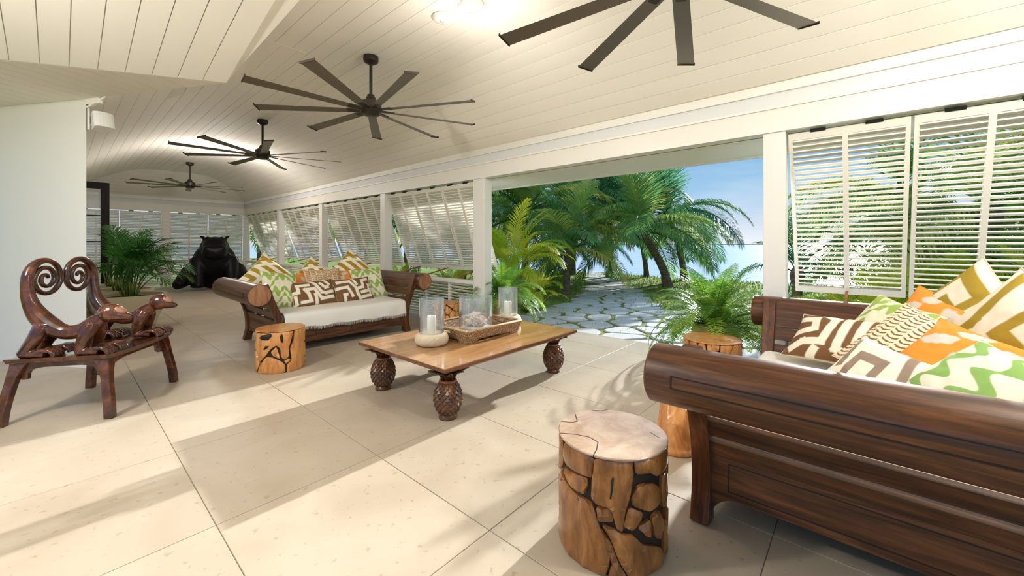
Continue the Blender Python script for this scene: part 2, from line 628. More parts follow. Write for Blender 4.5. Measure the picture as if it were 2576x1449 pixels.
# ================================================================== floor
XR, YB = 4.0, 15.2          # inner faces of the sea-side wall and of the end wall
FX0, FX1, FY0, FY1 = -2.66, 4.9, -2.52, 15.2
floor = MB().box2((FX0, FY0, -0.3), (FX1, FY1, -0.004)).build('floor', GROUT)
struct(floor, 'pale limestone tiled veranda floor')
TW, TH = 0.78, 0.935
tile_cache = {}
kx = math.floor((FX0 - 0.46) / TW)
while 0.46 + kx * TW < FX1 - 1e-3:
    x0 = max(FX0, 0.46 + kx * TW)
    x1 = min(FX1, 0.46 + (kx + 1) * TW)
    ky = math.floor((FY0 - 1.22) / TH)
    while 1.22 + ky * TH < FY1 - 1e-3:
        y0 = max(FY0, 1.22 + ky * TH)
        y1 = min(FY1, 1.22 + (ky + 1) * TH)
        ky += 1
        if x1 - x0 < 0.02 or y1 - y0 < 0.02 or (x1 < 0.2 and y0 > 9.6):
            continue
        key = (round(x1 - x0, 3), round(y1 - y0, 3))
        if key not in tile_cache:
            mb = MB()
            a, b_, g = key[0] / 2 - 0.0018, key[1] / 2 - 0.0018, 0.0015
            vs = [(-a, -b_, -0.02), (a, -b_, -0.02), (a, b_, -0.02), (-a, b_, -0.02),
                  (-a, -b_, -g), (a, -b_, -g), (a, b_, -g), (-a, b_, -g),
                  (-a + g, -b_ + g, 0), (a - g, -b_ + g, 0), (a - g, b_ - g, 0), (-a + g, b_ - g, 0)]
            fs = [(0, 1, 5, 4), (1, 2, 6, 5), (2, 3, 7, 6), (3, 0, 4, 7), (4, 5, 9, 8), (5, 6, 10, 9), (6, 7, 11, 10), (7, 4, 8, 11), (8, 9, 10, 11)]
            me = mb.add(vs, fs).mesh('tile')
            me.materials.append(TILE)
            tile_cache[key] = me
        place('tile', tile_cache[key], None, floor, ((x0 + x1) / 2, (y0 + y1) / 2, 0))
    kx += 1

# ================================================================== ceiling
ZF, ZW = 3.23, 2.62
prof = spline([(4.0, ZW), (3.74, 2.80), (3.44, 2.97), (3.14, 3.105), (2.84, 3.195), (2.50, ZF)], 10)


def resample(pts, step):
    out = [pts[0]]
    acc = 0.0
    for a, b_ in zip(pts, pts[1:]):
        d = math.dist(a, b_)
        pos = 0.0
        while acc + d - pos >= step:
            pos += step - acc
            acc = 0.0
            k = pos / d
            out.append((a[0] + (b_[0] - a[0]) * k, a[1] + (b_[1] - a[1]) * k))
        acc += d - pos
    if math.dist(out[-1], pts[-1]) > 0.03:
        out.append(pts[-1])
    else:
        out[-1] = pts[-1]
    return out


PW = 0.158
rs = resample(prof, PW)


def yend(z):
    return YB - 1.13 * (z - ZW) / (ZF - ZW)


CY0 = -2.6
cb = MB()   # backing behind the boards
bo = 0.022
for a, b_ in zip(rs, rs[1:]):
    cb.add([(a[0], CY0, a[1] + bo), (b_[0], CY0, b_[1] + bo), (b_[0], yend(b_[1]), b_[1] + bo), (a[0], yend(a[1]), a[1] + bo)], [(0, 1, 2, 3)])
    am, bm_ = (4.18 - a[0], a[1]), (4.18 - b_[0], b_[1])
    cb.add([(am[0], 6.3, a[1] + bo), (bm_[0], 6.3, b_[1] + bo), (bm_[0], yend(b_[1]), b_[1] + bo), (am[0], yend(a[1]), a[1] + bo)], [(0, 1, 2, 3)])
cb.add([(-3.2, CY0, ZF + bo), (2.52, CY0, ZF + bo), (2.52, 14.1, ZF + bo), (-3.2, 14.1, ZF + bo)], [(0, 1, 2, 3)])
cb.add([(0.0, YB, ZW + bo), (4.0, YB, ZW + bo), (2.9, 14.06, ZF + bo), (1.2, 14.06, ZF + bo)], [(0, 1, 2, 3)])
cb.box2((-3.3, CY0, 3.4), (4.3, 15.6, 3.5))
ceiling = cb.build('ceiling', CEILW)
struct(ceiling, 'white tongue and groove plank ceiling')


def plank(a, b_, ya, yb):
    """board between profile points a and b; ya / yb give the ends for each edge"""
    d = Vector((b_[0] - a[0], 0, b_[1] - a[1]))
    L = d.length
    d.normalize()
    nrm = Vector((d.z, 0, -d.x))
    if nrm.z > 0:
        nrm = -nrm
    g = 0.0012
    A = Vector((a[0], 0, a[1])) + d * g
    B = Vector((b_[0], 0, b_[1])) - d * g
    c = 0.0022
    A2, B2 = A + d * c, B - d * c
    rows = [(A - nrm * 0.014, ya[0], yb[0]), (A - nrm * -0.0 + nrm * -0.003, ya[0], yb[0]), (A2, ya[0], yb[0]), (B2, ya[1], yb[1]), (B + nrm * -0.003, ya[1], yb[1]), (B - nrm * 0.014, ya[1], yb[1])]
    vs, n = [], len(rows)
    for p, y0, y1 in rows:
        vs.append((p.x, y0, p.z))
        vs.append((p.x, y1, p.z))
    fs = [(2 * i, 2 * i + 1, 2 * i + 3, 2 * i + 2) for i in range(n - 1)]
    fs.append(tuple(2 * i for i in range(n)))
    fs.append(tuple(2 * i + 1 for i in range(n))[::-1])
    MB().add(vs, fs).build('ceiling_plank', CEILW, ceiling)


for a, b_ in zip(rs, rs[1:]):
    plank(a, b_, (CY0, CY0), (yend(a[1]), yend(b_[1])))
    am, bm_ = (4.18 - a[0], a[1]), (4.18 - b_[0], b_[1])
    ys_ = [4.32 + (1.0 - min(1.0, p_[0])) * 1.873 for p_ in (am, bm_)]
    if bm_[0] > 0.95:
        plank(am, bm_, [y_ + 1.9 for y_ in ys_], (yend(a[1]), yend(b_[1])))
        q = [(am[0] + 0.0012, ys_[0], ZF - 0.002), (bm_[0] - 0.0012, ys_[1], ZF - 0.002), (bm_[0] - 0.0012, ys_[1] + 1.9, b_[1]), (am[0] + 0.0012, ys_[0] + 1.9, a[1])]
        MB().add(q + [(p_[0], p_[1], p_[2] + 0.012) for p_ in q], [(0, 1, 2, 3), (7, 6, 5, 4), (0, 4, 5, 1), (1, 5, 6, 2), (2, 6, 7, 3), (3, 7, 4, 0)]).build('ceiling_plank', CEILW, ceiling)
    else:
        plank(am, bm_, ys_, (yend(a[1]), yend(b_[1])))
x = 2.50
while x > -2.9:
    y1 = 14.07 if x - PW > 1.5 else 6.6
    plank((x, ZF), (x - PW, ZF), (CY0, CY0), (y1, y1))
    x -= PW
# end slope: boards run across the room
k = 8
for i in range(k):
    z0, z1 = ZW + (ZF - ZW) * i / k, ZW + (ZF - ZW) * (i + 1) / k
    y0, y1 = yend(z0), yend(z1)

    def hipx(z):
        for a, b_ in zip(prof, prof[1:]):
            if a[1] <= z <= b_[1] + 1e-6:
                q = (z - a[1]) / max(1e-6, b_[1] - a[1])
                return a[0] + (b_[0] - a[0]) * q
        return prof[-1][0]
    xa, xb = hipx(z0), hipx(z1)
    g = 0.003
    vs = [(4.18 - xa, y0, z0 + g), (xa, y0, z0 + g), (xb, y1, z1 - g), (4.18 - xb, y1, z1 - g)]
    vs += [(p[0], p[1] + 0.01, p[2] + 0.014) for p in vs]
    MB().add(vs, [(0, 1, 2, 3), (7, 6, 5, 4), (0, 4, 5, 1), (1, 5, 6, 2), (2, 6, 7, 3), (3, 7, 4, 0)]).build('ceiling_plank', CEILW, ceiling)

# dropped corner soffit over the angled house wall
ZS = 2.72
SA, SB, SD, SC = (1.0, 4.32), (0.178, 5.86), (-0.42, 6.90), (-0.31, 5.12)
bmx = bmesh.new()
for p in (SA, SB, (-1.6, 8.94), (-2.6, 8.2), (-2.6, 6.52)):
    bmx.verts.new((p[0], p[1], ZS))
for p in ((1.25, 1.59), (0.95, 6.3), (-0.9, 9.4), (-3.2, 8.4), (-2.6, 3.94)):
    bmx.verts.new((p[0], p[1], ZF + 0.015))
bmesh.ops.convex_hull(bmx, input=bmx.verts)
me = bpy.data.meshes.new('soffit')
bmx.to_mesh(me)
bmx.free()
soff = place('soffit', me, CEILW, ceiling)
# boards on the slope that rises from the soffit edge towards the room
def slope_pt(x, d):
    y = 4.32 - (d + 0.521 * (x - 1.0)) / 0.853
    return (x, y, ZS + 0.51 * d / 2.2)
xs = [1.0 - PW * i for i in range(22)]
for xa, xb in zip(xs, xs[1:]):
    q = [slope_pt(xa - 0.003, 0.004), slope_pt(xb + 0.003, 0.004), slope_pt(xb + 0.003, 2.19), slope_pt(xa - 0.003, 2.19)]
    lo = [(p[0], p[1], p[2] - 0.008) for p in q]
    MB().add(lo + q, [(0, 1, 2, 3), (7, 6, 5, 4), (0, 4, 5, 1), (1, 5, 6, 2), (2, 6, 7, 3), (3, 7, 4, 0)]).build('ceiling_plank', CEILW, ceiling)
# soffit boards, square to the angled wall
du, dv = Vector((0.866, 0.5, 0)), Vector((-0.5, 0.866, 0))
def in_soffit(p):
    P = [SA, SB, (-1.6, 8.94), (-2.6, 8.2), (-2.6, 6.52)]
    s_ = None
    for a, b_ in zip(P, P[1:] + P[:1]):
        cr = (b_[0] - a[0]) * (p[1] - a[1]) - (b_[1] - a[1]) * (p[0] - a[0])
        if s_ is None:
            s_ = cr > 0
        elif (cr > 0) != s_:
            return False
    return True
o0 = Vector((*SA, 0))
for i in range(0, 34):
    t0, t1 = i * 0.155 + 0.003, (i + 1) * 0.155 - 0.003
    tm = (t0 + t1) / 2
    ss = [s_ * 0.01 for s_ in range(-330, 40) if in_soffit(o0 + dv * tm + du * (s_ * 0.01))]
    if len(ss) < 5:
        continue
    rng = []
    for tt in (t0, t1):
        q = [s_ * 0.005 for s_ in range(-660, 80) if in_soffit(o0 + dv * tt + du * (s_ * 0.005))]
        rng.append((min(q), max(q)) if q else (tm * 0, 0.0))
    p = [o0 + dv * t0 + du * rng[0][0], o0 + dv * t0 + du * rng[0][1], o0 + dv * t1 + du * rng[1][1], o0 + dv * t1 + du * rng[1][0]]
    MB().prism([(q.x, q.y) for q in p], None, (ZS - 0.008, ZS)).build('ceiling_plank', CEILW, ceiling)

# small fascia closing the end of the side slope under the soffit edge
MB().prism([(0.17, 5.86), (0.262, 5.69), (0.282, 5.70), (0.19, 5.88)], None, (2.655, 2.75)).build('fascia', CEILW, ceiling)
# ================================================================== walls
house = MB().prism([SB, (-5.5, 15.7), (0.178, 15.7)], None, (0, 3.3)).build('wall_left', WHITE)
struct(house, 'smooth white angled house wall behind the carved bench')
wr = MB()
wr.box2((4.0, CY0, 2.20), (4.16, YB + 0.2, 2.41))
wr.box2((4.02, CY0, 2.54), (4.16, YB + 0.2, ZW + 0.06))
wall_r = struct(wr.build('wall_right', WHITE, bevel=0.003), 'white header beam along the sea side')
MB().box2((4.012, CY0, 2.408), (4.16, YB + 0.2, 2.542)).build('frieze_band', BAND, wall_r)
MB().box2((3.985, CY0, 2.395), (4.05, YB, 2.415)).build('moulding', TRIM, wall_r)
MB().box2((3.99, CY0, 2.532), (4.05, YB, 2.548)).build('moulding', TRIM, wall_r)
MB().box2((3.982, CY0, 2.196), (4.02, YB, 2.222)).build('moulding', TRIM, wall_r)
wb = MB()
wb.box2((0.178, YB, 2.20), (4.0, YB + 0.16, 2.41))
wb.box2((0.178, YB + 0.02, 2.54), (4.0, YB + 0.16, ZW + 0.06))
wall_b = struct(wb.build('wall_back', WHITE, bevel=0.003), 'white header beam across the far end')
MB().box2((0.178, YB + 0.012, 2.408), (4.0, YB + 0.16, 2.542)).build('frieze_band', BAND, wall_b)
MB().box2((0.178, YB - 0.015, 2.395), (4.0, YB + 0.05, 2.415)).build('moulding', TRIM, wall_b)
MB().box2((0.178, YB - 0.012, 2.532), (4.0, YB + 0.05, 2.548)).build('moulding', TRIM, wall_b)
eave = MB()
eave.box2((4.14, CY0, 2.20), (5.05, YB + 1.2, 2.245))
eave.box2((5.0, CY0, 2.19), (5.06, YB + 1.2, 2.36))
eave.add([(4.14, CY0, 2.75), (5.06, CY0, 2.36), (5.06, YB + 1.2, 2.36), (4.14, YB + 1.2, 2.75)], [(0, 1, 2, 3)])
struct(eave.build('trim_1', TRIM), 'white eave soffit outside the opening')

POSTS = [(0.555, 'white square post between the garden opening and the near shutters'),
         (4.155, 'white square post at the left edge of the garden opening'),
         (6.75, 'white square post second from the garden opening towards the far end'),
         (9.44, 'white square post third from the garden opening towards the far end'),
         (12.16, 'white square post fourth from the garden opening towards the far end'),
         (-2.15, 'white square post behind the near daybed')]
for y, lb in POSTS:
    hw = 0.115 if y in (4.155,) else 0.08
    t_ = thing('porch_post', lb, 'post', (4.075, y, 0), 0, 'porch posts')
    MB().box2((-0.075, -hw, 0), (0.075, hw, 2.2)).build('shaft', TRIM, t_, bevel=0.004)
    MB().box2((-0.088, -hw - 0.012, 0), (0.088, hw + 0.012, 0.09)).build('base_block', TRIM, t_, bevel=0.004)
for x, y, lb in ((4.075, YB + 0.08, 'white corner post where the shuttered walls meet'), (2.045, YB + 0.08, 'white square post in the middle of the far end wall')):
    t_ = thing('porch_post', lb, 'post', (x, y, 0), 0, 'porch posts')
    MB().box2((-0.085, -0.075, 0), (0.085, 0.075, 2.2)).build('shaft', TRIM, t_, bevel=0.004)
    MB().box2((-0.097, -0.088, 0), (0.097, 0.088, 0.09)).build('base_block', TRIM, t_, bevel=0.004)

# ================================================================== shutters
slat_cache = {}


def slat_mesh(L, dep, th, tilt):
    key = (round(L, 3), dep, th, tilt)
    if key not in slat_cache:
        M = Matrix.Rotation(tilt, 4, 'X')
        me = MB().box((0, 0, 0), (L, dep, th), M).mesh('slat')
        me.materials.append(SHUT)
        slat_cache[key] = me
    return slat_cache[key]


def shutter(label, group, loc, rz, W, H, swing, cols=2, single=True, dep=0.055, tilt=-30, prop=True, pitch=0.0425, hinges=True):
    """top-hung louvred panel: x across, y outwards, hinge line at the origin"""
    t_ = thing('louvered_shutter', label, 'shutter', loc, 0, group)
    t_.rotation_euler = (swing, 0, rz)
    sw, rh, ty = 0.03, 0.055, 0.034
    MB().box2((0.003, -ty / 2, -H), (sw, ty / 2, 0)).build('stile', SHUT, t_)
    MB().box2((W - sw, -ty / 2, -H), (W - 0.003, ty / 2, 0)).build('stile', SHUT, t_)
    MB().box2((sw, -ty / 2, -rh), (W - sw, ty / 2, 0)).build('top_rail', SHUT, t_)
    MB().box2((sw, -ty / 2, -H), (W - sw, ty / 2, -H + rh)).build('bottom_rail', SHUT, t_)
    cw = (W - 2 * sw) / cols
    for c in range(1, cols):
        xc = sw + c * cw
        MB().box2((xc - 0.018, -ty / 2 - 0.006, -H + rh), (xc + 0.018, ty / 2 - 0.004, -rh)).build('mullion', SHUT, t_)
    n = int((H - 2 * rh) / pitch)
    p = (H - 2 * rh) / n
    joined = MB()
    for c in range(cols):
        xa = sw + c * cw + (0.016 if c else 0)
        xb = sw + (c + 1) * cw - (0.016 if c < cols - 1 else 0)
        L = xb - xa + 0.004
        for i in range(n):
            z = -rh - p * (i + 0.5)
            if single:
                place('slat', slat_mesh(L, dep, 0.010, R(tilt)), None, t_, ((xa + xb) / 2, 0, z))
            else:
                joined.box((0, 0, 0), (L, dep, 0.010), Matrix.Translation(((xa + xb) / 2, 0, z)) @ Matrix.Rotation(R(tilt), 4, 'X'))
    if not single:
        o = joined.build('slats', SHUT, t_)
        o['kind'] = 'stuff'
    if hinges:
        for c in range(cols):
            xc = sw + (c + 0.5) * cw
            MB().box2((xc - 0.05, -0.022, -0.006), (xc + 0.05, 0.012, 0.018)).build('hinge', BLACK, t_)
    if prop:
        Mi = (Matrix.Translation(Vector(loc)) @ Euler((swing, 0, rz)).to_matrix().to_4x4()).inverted()
        a = Mi @ Vector((4.06, loc[1] - W * 0.5, 0.74))
        b_ = Vector((W * 0.5, -0.006, -H + 0.02))
        MB().tube([a, b_], 0.011, 6).build('prop_bar', PROP, t_)
    return t_


def lower_louver(label, loc, rz, W, cols, dep=0.05, single=True):
    """fixed louvre screen under the sill; x across, y outwards"""
    t_ = thing('louver_screen', label, 'louver screen', loc, rz, 'fixed louver screens under the sill')
    z0, z1 = 0.05, 0.655
    MB().box2((0, -0.05, z1), (W, 0.06, z1 + 0.055)).build('sill', TRIM, t_, bevel=0.003)
    MB().box2((0, -0.02, z0), (W, 0.02, z0 + 0.05)).build('bottom_rail', SHUT, t_)
    cw = W / cols
    for c in range(cols + 1):
        xc = min(max(c * cw, 0.018), W - 0.018)
        MB().box2((xc - 0.018, -0.02, 0), (xc + 0.018, 0.02, z1)).build('stile', SHUT, t_)
    n = 12
    p = (z1 - z0 - 0.05) / n
    joined = MB()
    for c in range(cols):
        L = cw - 0.036
        for i in range(n):
            z = z0 + 0.05 + p * (i + 0.5)
            M = Matrix.Rotation(R(-32), 4, 'X')
            if single:
                place('slat', slat_mesh(L, dep, 0.010, R(-32)), None, t_, ((c + 0.5) * cw, 0, z))
            else:
                joined.box((0, 0, 0), (L, dep, 0.010), Matrix.Translation(((c + 0.5) * cw, 0, z)) @ M)
    if not single:
        o = joined.build('slats', SHUT, t_)
        o['kind'] = 'stuff'
    return t_


ORD = ['nearest panel', 'middle panel', 'farthest panel']
BAYS = [(4.27, 6.67, 'first', 'the bay left of the garden opening'), (6.83, 9.36, 'second', 'the second bay left of the garden opening'),
        (9.52, 12.08, 'third', 'the third bay left of the garden opening'), (12.24, 15.15, 'fourth', 'the bay by the far corner')]
for bi, (ya, yb, _, nm) in enumerate(BAYS):
    W = (yb - ya) / 3
    for j in range(3):
        # local x runs towards -Y
        shutter('propped white louvered shutter, %s, %s' % (ORD[j], nm), 'top hung shutters along the sea side',
                (4.05, ya + (j + 1) * W - 0.002, 2.172), R(-90), W - 0.004, 1.44, R(20), 2, bi < 3, tilt=-47)
    lower_louver('white fixed louver screen under the shutters of %s' % nm, (4.06, yb, 0), R(-90), yb - ya, 4, single=bi < 2)
W = 0.735
for j, nm in enumerate(('right beside the post', 'behind the olive cushions', 'at the right edge of the picture')):
    shutter('white louvered shutter behind the near daybed, panel %s' % nm, 'top hung shutters along the sea side',
            (4.05, 0.462 - j * (W + 0.012), 2.172), R(-90), W, 1.44, R(20), 2, True)
lower_louver('white fixed louver screen behind the near daybed', (4.06, 0.47, 0), R(-90), 2.5, 4)
EB = [('leftmost', 0.20), ('second from left', 1.08), ('second from the corner', 2.135), ('beside the corner', 3.06)]
for nm, x in EB:
    shutter('closed white louvered shutter on the far end wall, %s' % nm, 'closed shutters on the far end wall', (x, YB + 0.05, 2.172), 0, 0.905 if x > 2 else 0.875, 1.48, R(2), 2, False, prop=False, tilt=-34)
lower_louver('white fixed louver screen on the far end wall behind the hippo', (2.135, YB + 0.06, 0), 0, 1.86, 4, single=False)
lower_louver('white fixed louver screen on the far end wall behind the planters', (0.19, YB + 0.06, 0), 0, 1.77, 4, single=False)

# dark framed glazed door leaf standing open off the left wall
d1 = bpy.data.objects.new('door_1', None)
COL.objects.link(d1)
d1.location = (0.19, 11.4, 0)
struct(d1, 'dark framed glazed door leaf standing open behind the planters')
dw, dh = 0.475, 2.48
for a, b_, nm in (((0, -0.022, 0.01), (0.10, 0.022, dh), 'stile'), ((dw - 0.125, -0.022, 0.01), (dw, 0.022, dh), 'stile'),
                  ((0.10, -0.022, dh - 0.13), (dw - 0.125, 0.022, dh), 'top_rail'), ((0.10, -0.022, 0.01), (dw - 0.125, 0.022, 0.26), 'bottom_rail')):
    MB().box2(a, b_).build(nm, DOORB, d1, bevel=0.004)
for i, z in enumerate((0.78, 1.30, 1.82)):
    MB().box2((0.10, -0.012, z - 0.01), (dw - 0.125, 0.012, z + 0.01)).build('glazing_bar', DOORB, d1)
for z0, z1 in ((0.26, 0.77), (0.79, 1.29), (1.31, 1.81), (1.83, dh - 0.13)):
    MB().box2((0.10, -0.004, z0), (dw - 0.125, 0.004, z1)).build('pane', GLASS, d1)

# ================================================================== garden ground, path, sea
GZ = -0.12
lawn = MB()
NX, NY = 40, 60
gv, gf = [], []
random.seed(5)
for i in range(NX + 1):
    for j in range(NY + 1):
        x = FX1 + (24.0 - FX1) * i / NX
        y = -22 + 66 * j / NY
        edge = 0.0
        sx = 17.5 + 0.28 * max(0, y - 4) + 0.9 * math.sin(y * 0.35)
        if x > sx - 2.5:
            edge = -min(1.0, (x - (sx - 2.5)) / 4.0) ** 1.4 * 1.7
        z = GZ + edge + (0.05 * mnoise.noise(Vector((x * 0.3, y * 0.3, 0))) if x > 7.5 else 0)
        gv.append((x, y, z))
for i in range(NX):
    for j in range(NY):
        a = i * (NY + 1) + j
        gf.append((a, a + NY + 1, a + NY + 2, a + 1))
lawn.add(gv, gf)
lawn_o = struct(lawn.build('floor_lawn', LAWN, smooth=True), 'green lawn sloping to the sea')
yard = MB()
yard.add([(-60, -60, GZ - 0.05), (FX1 + 0.05, -60, GZ - 0.05), (FX1 + 0.05, 60, GZ - 0.05), (-60, 60, GZ - 0.05)], [(0, 1, 2, 3)])
struct(yard.build('floor_yard', LAWN), 'ground around the house')
sea = MB()
sea.add([(14, -1500, -0.95), (2500, -1500, -0.95), (2500, 2500, -0.95), (14, 2500, -0.95)], [(0, 1, 2, 3)])
sea_o = sea.build('sea', SEA)
sea_o['kind'] = 'structure'
sea_o['label'] = 'calm pale blue sea reaching to the horizon'
isl = MB()
pts = []
for i in range(60):
    a = i / 59
    pts.append((1650 + 30 * math.sin(i), -700 + 2600 * a, 1.2 + 1.6 * abs(math.sin(i * 0.7)) + (1.2 if i % 7 == 0 else 0)))
vs = []
for p in pts:
    vs += [(p[0], p[1], -1), (p[0], p[1], p[2] * 0.8), (p[0] + 40, p[1], -1)]
fs = []
for i in range(59):
    a = i * 3
    fs += [(a, a + 3, a + 4, a + 1), (a + 1, a + 4, a + 5, a + 2)]
tag(isl.add(vs, fs).build('distant_coast', plain('far_coast', (120, 140, 160), 0.9)), 'thin strip of distant coast on the sea horizon', 'coast')


# --- flagstones: irregular stones with mossy joints
def clip_half(poly, px, py, nx, ny):
    out = []
    for i in range(len(poly)):
        a, b_ = poly[i], poly[(i + 1) % len(poly)]
        da = (a[0] - px) * nx + (a[1] - py) * ny
        db = (b_[0] - px) * nx + (b_[1] - py) * ny
        if da <= 0:
            out.append(a)
        if (da < 0) != (db < 0) and abs(da - db) > 1e-9:
            k = da / (da - db)
            out.append((a[0] + (b_[0] - a[0]) * k, a[1] + (b_[1] - a[1]) * k))
    return out


def path_c(x):      # centre line y and half width of the path
    if x < 6.2:
        k = (x - FX1) / 1.3
        return 2.55 + 0.5 * k, 2.3 - 0.75 * k
    if x < 8.5:
        k = (x - 6.2) / 2.3
        return 3.05 + 1.3 * k, 1.55 - 0.75 * k
    k = (x - 8.5) / 8.0
    return 4.35 + 3.9 * k + 1.3 * k * k, 0.8 - 0.36 * min(1.0, k * 2.2)


def on_path(x, y, m=0.0):
    if x < FX1 - 0.01 or x > 17.2:
        return False
    c, hw = path_c(x)
    return abs(y - c) < hw + m


path = MB()
pl, pr = [], []
n = 40
for i in range(n + 1):
    x = FX1 + 0.02 + (17.2 - FX1) * i / n
    c, hw = path_c(x)
    pl.append((x, c - hw - 0.1, GZ + 0.012))
    pr.append((x, c + hw + 0.1, GZ + 0.012))
vs = pl + pr
vs += [(p[0], p[1], GZ - 0.10) for p in pl + pr]
N = n + 1
fs = [(i, i + 1, N + i + 1, N + i) for i in range(n)]
fs += [(2 * N + i, 3 * N + i, 3 * N + i + 1, 2 * N + i + 1) for i in range(n)]
for i in range(n):
    fs += [(i, 2 * N + i, 2 * N + i + 1, i + 1), (N + i, N + i + 1, 3 * N + i + 1, 3 * N + i)]
path_o = path.add(vs, fs).build('floor_path', EARTH)
struct(path_o, 'irregular flagstone path with mossy joints winding to the sea')
random.seed(11)
seeds = []
tries = 0
while tries < 9000 and len(seeds) < 210:
    tries += 1
    x = random.uniform(FX1 + 0.12, 17.0)
    c, hw = path_c(x)
    y = random.uniform(c - hw + 0.1, c + hw - 0.1)
    md = 0.40 if x < 9 else 0.44
    if all((x - s_[0]) ** 2 + ((y - s_[1]) * 0.95) ** 2 > md * md for s_ in seeds):
        seeds.append((x, y))
for i, (x, y) in enumerate(seeds):
    poly = [(x - 0.42, y - 0.42), (x + 0.42, y - 0.42), (x + 0.42, y + 0.42), (x - 0.42, y + 0.42)]
    for j, (u, v) in enumerate(seeds):
        if i == j or abs(u - x) > 1.1 or abs(v - y) > 1.1:
            continue
        dx, dy = u - x, v - y
        L = math.hypot(dx, dy)
        poly = clip_half(poly, x + dx * 0.5 - dx / L * 0.04, y + dy * 0.5 - dy / L * 0.04, dx / L, dy / L)
    poly = clip_half(poly, FX1 + 0.05, 0, -1, 0)
    if len(poly) < 3:
        continue
    # round the corners a little
    q = []
    for a, b_, c in zip(poly[-1:] + poly[:-1], poly, poly[1:] + poly[:1]):
        q.append((b_[0] + (a[0] - b_[0]) * 0.16, b_[1] + (a[1] - b_[1]) * 0.16))
        q.append((b_[0] + (c[0] - b_[0]) * 0.16, b_[1] + (c[1] - b_[1]) * 0.16))
    zt = GZ + 0.034 + random.uniform(-0.006, 0.008)
    mb = MB()
    m_ = len(q)
    inn = [(x + (p[0] - x) * 0.95, y + (p[1] - y) * 0.95) for p in q]
    vs = [(p[0], p[1], GZ - 0.01) for p in q] + [(p[0], p[1], zt - 0.012) for p in q] + [(p[0], p[1], zt) for p in inn]
    fs = [(k, (k + 1) % m_, m_ + (k + 1) % m_, m_ + k) for k in range(m_)] + [(m_ + k, m_ + (k + 1) % m_, 2 * m_ + (k + 1) % m_, 2 * m_ + k) for k in range(m_)]
    fs.append(tuple(2 * m_ + k for k in range(m_)))
    mb.add(vs, fs).build('flagstone', STONE, path_o)

# --- grass blades on the lawn near the veranda
random.seed(3)
gb = MB()
for i in range(26000):
    x = FX1 + 0.15 + 11.5 * random.random() ** 1.7
    y = random.uniform(-4, 13)
    if on_path(x, y, 0.05) and random.random() < 0.8:
        continue
    hgt = random.uniform(0.025, 0.06) * (1 + 0.05 * x)
    a = random.uniform(0, 2 * pi)
    w = 0.006 + 0.0012 * x
    dx, dy = math.cos(a) * w, math.sin(a) * w
    lx, ly = random.uniform(-0.03, 0.03), random.uniform(-0.03, 0.03)
    z = GZ - 0.01 + (0.05 * mnoise.noise(Vector((x * 0.3, y * 0.3, 0))) if x > 7.5 else 0)
    gb.add([(x - dx, y - dy, z), (x + dx, y + dy, z), (x + lx, y + ly, z + hgt)], [(0, 1, 2)])
g_o = place('grass', gb.mesh('grass', fix=False), GRASS)
tag(g_o, 'short green grass of the lawn beside the flagstone path', 'grass')
g_o['kind'] = 'stuff'

